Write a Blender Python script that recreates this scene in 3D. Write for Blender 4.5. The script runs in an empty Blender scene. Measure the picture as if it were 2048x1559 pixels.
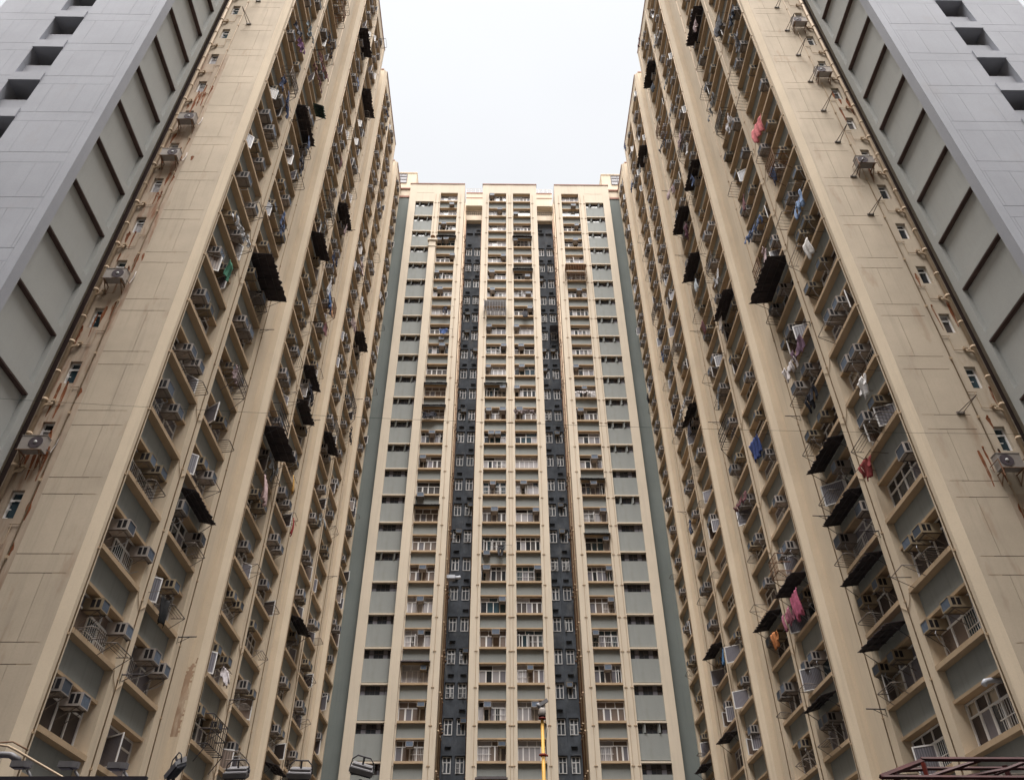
import bpy, bmesh, math, random
from mathutils import Matrix, Vector
R = math.radians
rng = random.Random(11)
C = bpy.context.scene.collection
D = bpy.data

# ------------------------------------------------------------------ helpers
EYE = 1.6                                   # camera height above the ground
CX = 0.95                                   # centre line of the court
S0 = 17.55                                  # a window sill level (eye = 0); storeys of 2.75 m
FL = 2.75
HW = 13.55                                  # half width of the court: wing facades at CX -+ HW
ROOF = 81.33
PITCH, YAW, ROLL, FPX = R(38.9144), R(-1.0514), R(-0.3474), 1580.52

def cam_axes():
    cp, sp = math.cos(PITCH), math.sin(PITCH)
    f = Vector((0, cp, sp)); u = Vector((0, -sp, cp)); x = Vector((1, 0, 0))
    rz = Matrix.Rotation(YAW, 3, 'Z')
    f, u, x = rz @ f, rz @ u, rz @ x
    c, s = math.cos(ROLL), math.sin(ROLL)
    return c * x + s * u, -s * x + c * u, f
AX = cam_axes()
def project(p):
    p = Vector(p); d = p.dot(AX[2])
    if d <= 0: return None
    return 1024 + FPX * p.dot(AX[0]) / d, 779.5 - FPX * p.dot(AX[1]) / d, d
def in_frame(p, m=12):
    q = project(p)
    return q is not None and -m < q[0] < 2048 + m and -m < q[1] < 1559 + m

class MB:
    """collects boxes, bars, tubes and sheets; build() links them as ONE mesh object"""
    def __init__(self): self.v = []; self.f = []; self.m = []; self.sm = []
    def add(self, vs, fs, mi=0, smooth=False):
        b = len(self.v); self.v += [tuple(p) for p in vs]
        for f in fs:
            self.f.append([b + i for i in f]); self.m.append(mi); self.sm.append(smooth)
    def box(self, x0, x1, y0, y1, z0, z1, mi=0, M=None):
        vs = [Vector((x, y, z)) for x in (x0, x1) for y in (y0, y1) for z in (z0, z1)]
        if M is not None: vs = [M @ p for p in vs]
        self.add(vs, [(0,1,3,2),(4,6,7,5),(0,4,5,1),(2,3,7,6),(0,2,6,4),(1,5,7,3)], mi)
    def tube(self, pts, r, n=8, mi=0, cap=True):
        pts = [Vector(p) for p in pts]; rings = []
        prev = None
        for i, p in enumerate(pts):
            t = (pts[min(i+1, len(pts)-1)] - pts[max(i-1, 0)]).normalized()
            a = prev if prev is not None else (Vector((0,0,1)) if abs(t.z) < .9 else Vector((1,0,0)))
            a = (a - t * a.dot(t)).normalized(); prev = a; b = t.cross(a)
            rr = r[i] if isinstance(r, (list, tuple)) else r
            rings.append([p + rr * (math.cos(2*math.pi*k/n) * a + math.sin(2*math.pi*k/n) * b) for k in range(n)])
        vs = [q for g in rings for q in g]; fs = []
        for i in range(len(pts)-1):
            for k in range(n):
                fs.append((i*n+k, i*n+(k+1) % n, (i+1)*n+(k+1) % n, (i+1)*n+k))
        if cap: fs += [tuple(range(n))[::-1], tuple((len(pts)-1)*n + k for k in range(n))]
        self.add(vs, fs, mi, n > 5)
    def bar(self, a, b, w, mi=0):
        self.tube([a, b], w * .7071, 4, mi)
    def prism(self, poly, z0, z1, mi=0):
        n = len(poly)
        vs = [(x, y, z0) for x, y in poly] + [(x, y, z1) for x, y in poly]
        fs = [tuple(range(n))[::-1], tuple(range(n, 2*n))] + [(i, (i+1) % n, n+(i+1) % n, n+i) for i in range(n)]
        self.add(vs, fs, mi)
    def lathe(self, prof, n=20, mi=0, M=None):
        vs = []
        for r, z in prof:
            for k in range(n):
                p = Vector((r*math.cos(2*math.pi*k/n), r*math.sin(2*math.pi*k/n), z))
                vs.append(M @ p if M is not None else p)
        fs = []
        for i in range(len(prof)-1):
            for k in range(n): fs.append((i*n+k, i*n+(k+1) % n, (i+1)*n+(k+1) % n, (i+1)*n+k))
        fs += [tuple(range(n))[::-1], tuple((len(prof)-1)*n+k for k in range(n))]
        self.add(vs, fs, mi, True)
    def merge(self, o, M, mi_map=None):
        b = len(self.v); self.v += [tuple(M @ Vector(p)) for p in o.v]
        for f, m, s in zip(o.f, o.m, o.sm):
            self.f.append([b + i for i in f]); self.m.append(mi_map[m] if mi_map else m); self.sm.append(s)
    def mesh(self, name, mats):
        me = D.meshes.new(name)
        me.from_pydata(self.v, [], self.f)
        for m in mats: me.materials.append(m)
        me.polygons.foreach_set('material_index', self.m)
        me.polygons.foreach_set('use_smooth', self.sm)
        bm = bmesh.new(); bm.from_mesh(me); bmesh.ops.recalc_face_normals(bm, faces=bm.faces); bm.to_mesh(me); bm.free()
        me.update(); return me
    def build(self, name, mats, parent=None, loc=(0,0,0)):
        return link(name, self.mesh(name, mats if isinstance(mats, list) else [mats]), parent, loc)

def link(name, data, parent=None, loc=(0,0,0), rz=0.):
    o = D.objects.new(name, data); C.objects.link(o)
    o.location = loc; o.rotation_euler = (0, 0, rz)
    if parent is not None: o.parent = parent
    return o
def thing(o, label, cat, group=None):
    o['label'] = label; o['category'] = cat
    if group: o['group'] = group
    return o
def empty(name, loc=(0,0,0), rz=0.):
    o = D.objects.new(name, None); C.objects.link(o); o.location = loc; o.rotation_euler = (0,0,rz); o.empty_display_size = .3
    return o
ORD = ['lowest','second lowest','third lowest','fourth','fifth','sixth','seventh','eighth','ninth','tenth','eleventh','twelfth','thirteenth','fourteenth',
       'fifteenth','sixteenth','seventeenth','eighteenth','nineteenth','twentieth','twenty-first','twenty-second','twenty-third','twenty-fourth','twenty-fifth',
       'twenty-sixth','twenty-seventh','twenty-eighth','twenty-ninth','thirtieth']

def win_no(i):
    return ORD[i] + (' window' if i < 3 else ' window up')

# ------------------------------------------------------------------ materials
def mat(name, col, rough=.85, var=.10, scale=1.2, streak=0., stain=None, metal=0., spec=.3, rand=0., bump=0., bscale=60., fine=.05):
    m = D.materials.new(name); m.use_nodes = True; nt = m.node_tree; N = nt.nodes; L = nt.links
    bs = N['Principled BSDF']; bs.inputs['Roughness'].default_value = rough; bs.inputs['Metallic'].default_value = metal
    bs.inputs['Specular IOR Level'].default_value = spec
    tc = N.new('ShaderNodeTexCoord')
    def noise(sc, detail=4., mapscale=(1,1,1), ro=.6):
        mp = N.new('ShaderNodeMapping'); mp.inputs['Scale'].default_value = mapscale
        L.new(tc.outputs['Object'], mp.inputs['Vector'])
        n = N.new('ShaderNodeTexNoise'); n.inputs['Scale'].default_value = sc; n.inputs['Detail'].default_value = detail; n.inputs['Roughness'].default_value = ro
        L.new(mp.outputs['Vector'], n.inputs['Vector']); return n.outputs['Fac']
    def ramp(src, lo, hi, a, b):
        r = N.new('ShaderNodeMapRange'); r.inputs['From Min'].default_value = lo; r.inputs['From Max'].default_value = hi
        r.inputs['To Min'].default_value = a; r.inputs['To Max'].default_value = b; r.clamp = True
        L.new(src, r.inputs['Value']); return r.outputs['Result']
    def mixc(a, b, fac, bt='MIX'):
        x = N.new('ShaderNodeMix'); x.data_type = 'RGBA'; x.blend_type = bt
        for sock, val in ((x.inputs['A'], a), (x.inputs['B'], b)):
            if isinstance(val, tuple): sock.default_value = (*val, 1)
            else: L.new(val, sock)
        if isinstance(fac, float): x.inputs['Factor'].default_value = fac
        else: L.new(fac, x.inputs['Factor'])
        return x.outputs['Result']
    c = mixc(tuple(v*(1-var) for v in col), tuple(min(1, v*(1+var)) for v in col), ramp(noise(scale), .3, .7, 0, 1))
    if fine: c = mixc(c, tuple(v*.55 for v in col), ramp(noise(22., 3.), .45, .95, 0, fine*5))
    if streak:
        c = mixc(c, tuple(v*.5 for v in col), ramp(noise(1., 5., (5.5, 5.5, .22)), .52, .85, 0, streak))
    if stain:
        sc_, f_, lo_ = stain[1], stain[2], stain[3]
        c = mixc(c, stain[0], ramp(noise(1., 4., sc_), lo_, lo_ + .22, 0, f_))
    if rand:
        oi = N.new('ShaderNodeObjectInfo')
        c = mixc(c, tuple(v*(1-rand) for v in col), oi.outputs['Random'])
    L.new(c, bs.inputs['Base Color'])
    if bump:
        b = N.new('ShaderNodeBump'); b.inputs['Strength'].default_value = bump; b.inputs['Distance'].default_value = .01
        L.new(noise(bscale, 3.), b.inputs['Height']); L.new(b.outputs['Normal'], bs.inputs['Normal'])
    return m
RUST = (.26, .09, .035)
M = {}
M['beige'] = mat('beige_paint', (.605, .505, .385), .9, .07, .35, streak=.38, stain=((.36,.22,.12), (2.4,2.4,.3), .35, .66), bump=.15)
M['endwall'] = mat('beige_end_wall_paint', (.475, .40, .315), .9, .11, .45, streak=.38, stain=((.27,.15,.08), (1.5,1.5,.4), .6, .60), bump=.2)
M['rustwall'] = mat('rust_streaked_wall_paint', (.42, .335, .26), .9, .16, .7, streak=.7, stain=((.22, .085, .035), (3.2, 3.2, .45), .95, .53), bump=.2)
M['towerbeige'] = mat('tower_beige_paint', (.60, .52, .42), .9, .05, .3, streak=.3, stain=((.36,.2,.1), (2.,2.,.2), .4, .68), bump=.1)
M['sill'] = mat('ochre_sill_paint', (.44, .325, .215), .9, .10, .9, streak=.15, stain=((.2,.1,.06), (1.,1.,1.), .5, .62))
M['panel'] = mat('grey_green_panel_paint', (.262, .275, .268), .9, .06, .5, streak=.28, stain=((.2,.2,.18), (1.3,1.3,.4), .5, .62), bump=.3)
M['greenwall'] = mat('green_wall_paint', (.165, .185, .178), .9, .08, .3, streak=.3)
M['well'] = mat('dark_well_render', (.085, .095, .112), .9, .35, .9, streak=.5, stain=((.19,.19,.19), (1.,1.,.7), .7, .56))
M['greyfront'] = mat('grey_concrete_panel', (.335, .345, .385), .9, .07, .4, streak=.15, bump=.35, bscale=90, stain=((.3,.28,.27), (.7,.7,.4), .4, .62))
M['greyside'] = mat('grey_green_concrete', (.355, .36, .35), .9, .05, .4, streak=.15, bump=.3, stain=((.28,.28,.26), (.7,.7,.4), .4, .64))
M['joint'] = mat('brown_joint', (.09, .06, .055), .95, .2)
M['patch'] = mat('bare_brown_render', (.34, .235, .165), .95, .2, 2.2, streak=.3, stain=((.52,.43,.33), (3.5,3.5,1.0), .95, .46))
M['runs'] = mat('rust_run', (.19, .06, .022), .95, .3, 2., stain=((.40,.30,.21), (6,6,1.6), .8, .52))
M['greyjoint'] = mat('grey_joint', (.10, .10, .115), .95, .2)
M['pipe'] = mat('cream_pipe_paint', (.43, .325, .225), .7, .1, 2., stain=(RUST, (3,3,1.5), .7, .60))
M['rustpipe'] = mat('rusty_brown_pipe', (.19, .115, .07), .8, .25, 2., stain=(RUST, (3,3,.6), .8, .5))
M['white'] = mat('white_aluminium', (.74, .73, .73), .5, .06, 3., rand=.22)
M['darkmetal'] = mat('dark_steel', (.045, .04, .045), .6, .2, 3.)
M['rack'] = mat('rack_steel', (.20, .17, .15), .6, .3, 3., rand=.6)
M['case'] = mat('conditioner_casing', (.40, .36, .335), .7, .14, 2.5, stain=((.20,.11,.06), (2.5,2.5,2.5), .7, .54), rand=.48)
M['caseold'] = mat('yellowed_casing', (.36, .29, .20), .75, .16, 2.5, stain=((.16,.09,.05), (2.5,2.5,2.5), .8, .52), rand=.45)
M['fin'] = mat('conditioner_fins', (.125, .16, .22), .6, .2, 8., rand=.6)
M['black'] = mat('black_louvre', (.012, .010, .012), .8, .1, 3.)
M['awning'] = mat('dark_awning_sheet', (.062, .05, .055), .8, .5, 2., rand=.5)
M['greensheet'] = mat('green_sheet', (.02, .06, .045), .7, .2, 2.)
M['redline'] = mat('red_brown_trim', (.33, .17, .13), .8, .1)
M['yellow'] = mat('yellow_pole_paint', (.48, .27, .05), .55, .08, 2., stain=((.3,.14,.03), (3,3,1.), .5, .62))
M['red'] = mat('red_oxide_paint', (.042, .004, .004), .6, .3, 3., stain=((.09,.02,.02), (3,3,3), .6, .55))
M['orange'] = mat('orange_red_paint', (.16, .014, .005), .6, .2, 3.)
M['lamp'] = mat('lamp_grey', (.17, .165, .175), .5, .15, 4.)
M['lampglass'] = mat('lamp_louvre', (.05, .05, .06), .3, .1, 4.)
M['roofing'] = mat('dark_roofing', (.035, .03, .04), .8, .2, 1.)
M['asphalt'] = mat('asphalt', (.05, .05, .05), .95, .25, .3, bump=.3)
M['redstripe'] = mat('red_stripe', (.45, .03, .03), .6, .05)
M['fan'] = mat('fan_grille', (.07, .055, .065), .6, .2, 6.)
M['fanhub'] = mat('fan_hub', (.5, .5, .5), .5, .05)
M['bluewhite'] = mat('blue_white_plastic', (.45, .47, .52), .5, .1)
def glass(name, col, rough=.12, rand=.5):
    return mat(name, col, rough, .35, 1.6, rand=rand, spec=.5, fine=0)
M['glass'] = glass('dark_window_glass', (.030, .034, .042))
M['glassblue'] = glass('blue_window_glass', (.035, .065, .085))
M['room'] = glass('dim_room', (.045, .032, .030), .6)
def curtain(name, col):
    m = mat(name, col, .5, .12, 2.5, rand=.35, spec=.5, fine=0)
    N, L = m.node_tree.nodes, m.node_tree.links; bs = N['Principled BSDF']; src = bs.inputs['Base Color'].links[0].from_socket
    tc = N.new('ShaderNodeTexCoord'); w = N.new('ShaderNodeTexWave'); w.inputs['Scale'].default_value = 5.; w.inputs['Distortion'].default_value = 3.5
    mp = N.new('ShaderNodeMapping'); mp.inputs['Scale'].default_value = (1.4, .2, .1)
    L.new(tc.outputs['Object'], mp.inputs['Vector']); L.new(mp.outputs['Vector'], w.inputs['Vector'])
    x = N.new('ShaderNodeMix'); x.data_type = 'RGBA'; x.blend_type = 'MULTIPLY'; x.inputs['Factor'].default_value = .55
    L.new(src, x.inputs['A']); L.new(w.outputs['Color'], x.inputs['B']); L.new(x.outputs['Result'], bs.inputs['Base Color'])
    return m
M['curt'] = curtain('pale_curtain_behind_glass', (.50, .48, .51))
M['curt2'] = curtain('beige_curtain_behind_glass', (.24, .18, .15))
M['curt3'] = curtain('lilac_grey_curtain', (.23, .22, .26))
def cloth(name, col, pat=.3, sc=6.):
    g_ = sum(col)/3; col = tuple(.72*c + .28*g_*.9 for c in col)
    return mat(name, col, .95, pat, sc, fine=0, bump=.3, bscale=25.)

# ------------------------------------------------------------------ windows (built facing -Y, origin at sill centre on the facade plane)
PANE_M = [M['glass'], M['glassblue'], M['room'], M['curt'], M['curt2'], M['curt3'], M['white']]
def window_mb(W, H, rec, seed, pale, cells=4):
    r = random.Random(seed); fr = MB(); pn = MB()
    yb = rec; t = .028
    def hb(x0, x1, z): fr.box(x0, x1, yb-.04, yb+.03, z-t, z+t)
    def vb(x, z0, z1, w=t): fr.box(x-w, x+w, yb-.045, yb+.035, z0, z1)
    zt = H * r.choice([.66, .70, .70, .74])
    x0, x1 = -W/2, W/2
    hb(x0, x1, t+.004); hb(x0, x1, H-t-.004); vb(x0+t, 0, H); vb(x1-t, 0, H)
    n = r.choice([cells-1, cells, cells, cells+1]) if cells > 2 else cells
    xs = [x0 + W*i/n for i in range(n+1)]
    nu = r.choice([2, 2, 3, n]) if n > 2 else n
    xu = [x0 + W*i/nu for i in range(nu+1)]
    hb(x0+2*t, x1-2*t, zt)
    for x in xs[1:-1]: vb(x, 2*t, zt-t)
    for x in xu[1:-1]: vb(x, zt+t, H-2*t)
    opened = [i for i in range(n) if r.random() < (.13 if not pale else .06)]
    if pale: base = r.choices([3, 3, 3, 5, 0, 1, 4, 2], k=1)[0]
    else: base = r.choices([0, 5, 2, 5, 3, 4, 1, 3], k=1)[0]
    def pick():
        if r.random() < .62: return base
        return r.choices([0, 1, 2, 3, 4, 5], weights=([3, 1, 2, 5, 1, 3] if pale else [5, 2, 5, 1, 2, 3]), k=1)[0]
    for i in range(n):
        if i in opened:
            pn.box(xs[i]+t, xs[i+1]-t, yb+.10, yb+.12, 2*t, zt-t, 2)
            w = xs[i+1]-xs[i]; side = r.choice((-1, 1)); a = R(r.uniform(35, 85))
            hx = xs[i]+t if side < 0 else xs[i+1]-t
            Mx = Matrix.Translation((hx, yb-.05, 0)) @ Matrix.Rotation(-a if side < 0 else a, 4, 'Z')
            sg = 1 if side < 0 else -1; a0, a1 = sorted((0, sg*(w-2*t)))
            for q in ((a0, a1, .05, .10), (a0, a1, zt-.09, zt-.04)): fr.box(q[0], q[1], -.02, .02, q[2], q[3], 0, Mx)
            for q in ((a0, a0+.05), (a1-.05, a1)): fr.box(q[0], q[1], -.021, .021, .10, zt-.09, 0, Mx)
            pn.box(a0+.05, a1-.05, -.006, .006, .10, zt-.09, r.choice([2, 5, 4, 5] if not pale else [0, 1, 5, 3]), Mx)
        else:
            pn.box(xs[i]+t, xs[i+1]-t, yb+.0, yb+.015, 2*t, zt-t, pick())
            if r.random() < .5:
                fr.box(xs[i]+t, xs[i]+t+.035, yb-.03, yb+.02, 2*t, zt-t); fr.box(xs[i+1]-t-.035, xs[i+1]-t, yb-.03, yb+.02, 2*t, zt-t)
    for i in range(nu):
        if r.random() < .12: pn.box(xu[i]+t, xu[i+1]-t, yb+.10, yb+.12, zt+t, H-2*t, 2)
        else: pn.box(xu[i]+t, xu[i+1]-t, yb+.0, yb+.015, zt+t, H-2*t, pick())
    if r.random() < .45:                        # burglar bars
        b0, b1 = sorted(r.choice(((x0, 0), (0, x1), (x0, x1))))
        k = int((b1-b0)/.13)
        for j in range(1, k): fr.box(b0+(b1-b0)*j/k-.008, b0+(b1-b0)*j/k+.008, yb-.075, yb-.06, .03, zt-.03)
        for z in (.05, zt*.5, zt-.06): fr.box(b0+.03, b1-.03, yb-.08, yb-.055, z-.012, z+.012)
    return fr, pn
def sill_mb(W, H, rec, spand, proud):
    s = MB(); e = .06
    s.box(-W/2-e*0, W/2+e*0, -proud, rec+.10, -.17, -.012)                       # sill slab
    s.box(-W/2, W/2, spand-.10, rec+.10, H+.012, H+.11)                          # head band under the panel above
    for x in (-W/2, W/2-.02): s.box(x, x+.02, rec-.02, rec+.099, -.012, H+.012)
    return s
class WinKit:
    def __init__(self, n, W, H, rec, spand, proud, pale, cells, seed, name, frame=None):
        self.v = []
        for i in range(n):
            f, p = window_mb(W, H, rec, seed+i, pale, cells); self.v.append((f, p))
        self.sill = sill_mb(W, H, rec, spand, proud) if spand is not None else None
        self.fm = [f.mesh(name, [frame or M['white']]) for f, p in self.v]; self.pm = [p.mesh('pane', PANE_M) for f, p in self.v]
        self.sm = self.sill.mesh('sill', [M['sill']]) if self.sill else None
        self.name = name; self.frame = frame or M['white']
        self.panel = None
        if spand is not None:
            self.panel = MB(); self.panel.box(-W/2, W/2, spand, rec+.08, -FL+H+.11, -.17)
            self.pn = self.panel.mesh('spandrel_panel', [M['panel']])
    def place(self, parent, loc, rz, i):
        i %= len(self.v)
        w = link(self.name, self.fm[i], parent, loc, rz)
        link('pane', self.pm[i], w)
        if self.sm: link('sill', self.sm, w); link('spandrel_panel', self.pn, w)
        return w
    def bulk(self, mb, loc, rz, i):                     # into one merged mesh: 0..6 pane mats, 7 frame, 8 sill
        i %= len(self.v); Mx = Matrix.Translation(loc) @ Matrix.Rotation(rz, 4, 'Z')
        mb.merge(self.v[i][0], Mx, [7]); mb.merge(self.v[i][1], Mx)
        if self.sill: mb.merge(self.sill, Mx, [8]); mb.merge(self.panel, Mx, [9])
    def mats(self): return PANE_M + [self.frame, M['sill'], M['panel']]

BAYS = [(.35, 3.60), (4.55, 7.80)]                      # bay extents measured from each block's near corner
BLOCK, PERIOD, SLOT_END = 22.4, 11.6, 9.15
REC, SPA = .55, .27
KLO, KHI = -6, 22
kit_wing = WinKit(14, 3.25, 1.50, REC, SPA, .035, False, 4, 100, 'window')
kit_tower = WinKit(16, 2.09, 1.47, .42, .20, .06, True, 4, 300, 'window')
kit_small = WinKit(5, .42, 1.02, .16, None, 0, True, 1, 500, 'small_window')
kit_well = WinKit(8, .64, 1.20, .12, None, 0, True, 2, 520, 'well_window')

def wing_pos(s, b, o, k, out=0., dz=0.):
    return Vector((CX + s*(HW - out), BLOCK + PERIOD*(b//2) + o, S0 + FL*k + dz))
def bay_centre(b): return sum(BAYS[b % 2])/2
def wing_rz(s): return R(90) if s < 0 else R(-90)
WINGN = {-1: 'left', 1: 'right'}
COLN = ['first', 'second', 'third', 'fourth', 'fifth', 'sixth', 'seventh']
def visible_rows(s, b):
    return [k for k in range(KLO, KHI+1) if in_frame(wing_pos(s, b, bay_centre(b), k, 0, .7))]
LOWEST = {(s, b): min(visible_rows(s, b)) for s in (-1, 1) for b in range(7)}
def where(s, b, k):
    return '%s, %s wing, %s column from end wall' % (win_no(max(0, k - LOWEST[s, b])), WINGN[s], COLN[b])

# ------------------------------------------------------------------ the two stepped wings
def make_wing(s):
    w = MB()
    def box(h0, h1, y0, y1, z0, z1, mi=0):
        a, b = sorted((CX + s*h0, CX + s*h1)); w.box(a, b, y0, y1, z0, z1, mi)
    ZB = -EYE
    root = empty(WINGN[s] + '_wing' if False else 'apartment_wing', (CX + s*(HW + 6), 42, -EYE))
    def build(mb, name, mats): return mb.build(name, mats, root, (-root.location.x, -root.location.y, -root.location.z))
    yend = 61.0
    box(HW+REC+.09, 28, 22.75, 80, ZB, ROOF-.4)         # core behind the window planes
    slots = []
    for seg in range(4):
        y0 = BLOCK + PERIOD*seg
        pil = [(0, .35), (3.60, 4.55), (7.80, SLOT_END)] if seg < 3 else [(0, .35), (3.50, yend - y0)]
        for j, (a, b) in enumerate(pil):
            if j == 0:
                # chamfered near corner
                ys = y0 if seg else y0 - .30
                A = CX + s*HW; Bx = CX + s*(HW+.26); Cx_ = CX + s*(HW+REC+.3)
                yq = y0-.30 if seg else y0-.29
                w.prism([(A, y0+.0), (A, y0+.35), (Cx_, y0+.35), (Cx_, yq), (Bx, yq)], ZB, ROOF)
            else:
                box(HW, HW+REC+.3, y0+a, y0+b, ZB, ROOF)
        # parapet over the bays, plain wall below the lowest sill
        for (a, b) in (BAYS if seg < 3 else [(.35, 3.5)]):
            top = S0 + FL*KHI + 1.5 + .11
            box(HW+.02, HW+REC+.3, y0+a, y0+b, top, ROOF)
            box(HW+.02, HW+REC+.3, y0+a, y0+b, ZB, S0+FL*KLO-.17)
        # roof edge trim
        for (a, b) in ([(-.3, SLOT_END)] if seg < 3 else [(-.3, yend-y0)]):
            box(HW-.05, HW+.5, y0+a+.30, y0+b, ROOF-.02, ROOF+.10, 1)
            box(HW+.3, HW+3.0, y0+a-.06, y0+a+.5, ROOF-.02, ROOF+.10, 1)
        if seg > 0:                                      # the slot before this block: far wall, near wall, back
            yf = y0 - .30
            box(HW+REC+.3, HW+6, yf, yf+.40, ZB, ROOF)
            box(HW+REC+.3, HW+6, y0-PERIOD+SLOT_END-.4, y0-PERIOD+SLOT_END, ZB, ROOF)
    # end wall facing the camera: panels with open joints over a dark backing
    e = MB()
    ye = 22.1
    lv = []
    for k in range(-9, 25):
        lv += [S0+FL*k-1.35, S0+FL*k-.72]
    lv = [z for z in lv if ZB < z < ROOF]
    edges = [ZB] + lv + [ROOF]
    def ebox(h0, h1, y0, y1, z0, z1, mi=0):
        a, b = sorted((CX + s*h0, CX + s*h1)); e.box(a, b, y0, y1, z0, z1, mi)
    ebox(HW+.26, HW+.42, ye, ye+.3, ZB, ROOF)            # smooth corner strip
    ebox(HW+.42, 15.7, ye+.02, ye+.3, ZB, ROOF, 1)       # joint backing
    for z0, z1 in zip(edges[:-1], edges[1:]):
        g = .012
        if z1 - z0 < .8: ebox(HW+.42, 15.7, ye+.001, ye+.02, z0+g, z1-g)
        else:
            m = 14.62
            ebox(HW+.42, m-.006, ye+.0012, ye+.02, z0+g, z1-g); ebox(m+.006, 15.7, ye+.0008, ye+.02, z0+g, z1-g)
    # strip with the small bathroom windows
    for k in range(-7, 24):
        z0 = S0+FL*k
        rw = 2 if (s < 0 and k < 9) or (s > 0 and k < -1) else 0
        ebox(15.7, 16.27, ye, ye+.3, z0-1.22, z0+1.53, rw); ebox(16.69, 17.12, ye, ye+.3, z0-1.22, z0+1.53, rw)
        ebox(16.27, 16.69, ye+.001, ye+.3, z0-1.22, z0+.50, rw); ebox(16.27, 16.69, ye+.25, ye+.3, z0+.50, z0+1.53, 1)
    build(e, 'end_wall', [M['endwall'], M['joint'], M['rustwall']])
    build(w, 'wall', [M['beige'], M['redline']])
    # recessed grey-green panels, one part per bay
    for b in range(7):
        y0 = BLOCK + PERIOD*(b//2); a, c = BAYS[b % 2]
        if b == 6: c = 3.5
        # thin conduits clipped to the pilasters
        q = MB()
        def con(h, y):
            x = CX + s*h
            q.tube([(x, y, -EYE+.2), (x, y, ROOF-1.)], .022, 6)
            for k in range(KLO, KHI): q.box(x-.035, x+.035, y-.05, y+.05, S0+FL*k-.3, S0+FL*k-.25)
        con(HW-.022, y0 + (.20 if b % 2 == 0 else 4.10))
        if b % 2: con(HW-.022, y0+8.35)
        for k in range(KLO, KHI):
            if rng.random() < .55 and b % 2 == 0 and b < 6:
                x = CX+s*(HW-.02); z = S0+FL*k-.2
                q.tube([(x, y0+3.62, z+.1), (x, y0+3.75, z-.15), (x, y0+4.08, z-.42), (x, y0+4.5, z-.1)], .013, 5)
        build(q, 'conduit', [M['pipe']])
    # windows: the 100 that show largest as parts, the rest merged
    allw = []
    for b in range(7):
        for k in range(KLO, KHI+1):
            p = wing_pos(s, b, bay_centre(b), k); q = project(p)
            vis = in_frame(wing_pos(s, b, bay_centre(b), k, 0, .7))
            allw.append((0 if vis else 1, q[2] if q else 999, b, k))
    allw.sort(); bulk = MB()
    for i, (vis, d, b, k) in enumerate(allw):
        p = wing_pos(s, b, bay_centre(b), k); var = rng.randrange(100)
        if b == 6: p.y -= .05
        if (s, b, k) in FORCE: var = FORCE[s, b, k]
        if i < 100 and not vis: kit_wing.place(root, p - root.location, wing_rz(s), var)
        else: kit_wing.bulk(bulk, p, wing_rz(s), var)
    o = build(bulk, 'window', kit_wing.mats()); o['kind'] = 'stuff'
    for k in range(-7, 23):
        kit_small.place(root, Vector((CX+s*16.48, 22.1, S0+FL*k+.505)) - root.location, 0, rng.randrange(9))
    return root
FORCE = {}
wings = {s: make_wing(s) for s in (-1, 1)}
thing(wings[-1], 'long beige apartment wing on the left with stepped window blocks and rusty end wall', 'apartment building', 'apartment wings around the court')
thing(wings[1], 'long beige apartment wing on the right with stepped window blocks and cleaner end wall', 'apartment building', 'apartment wings around the court')

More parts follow.
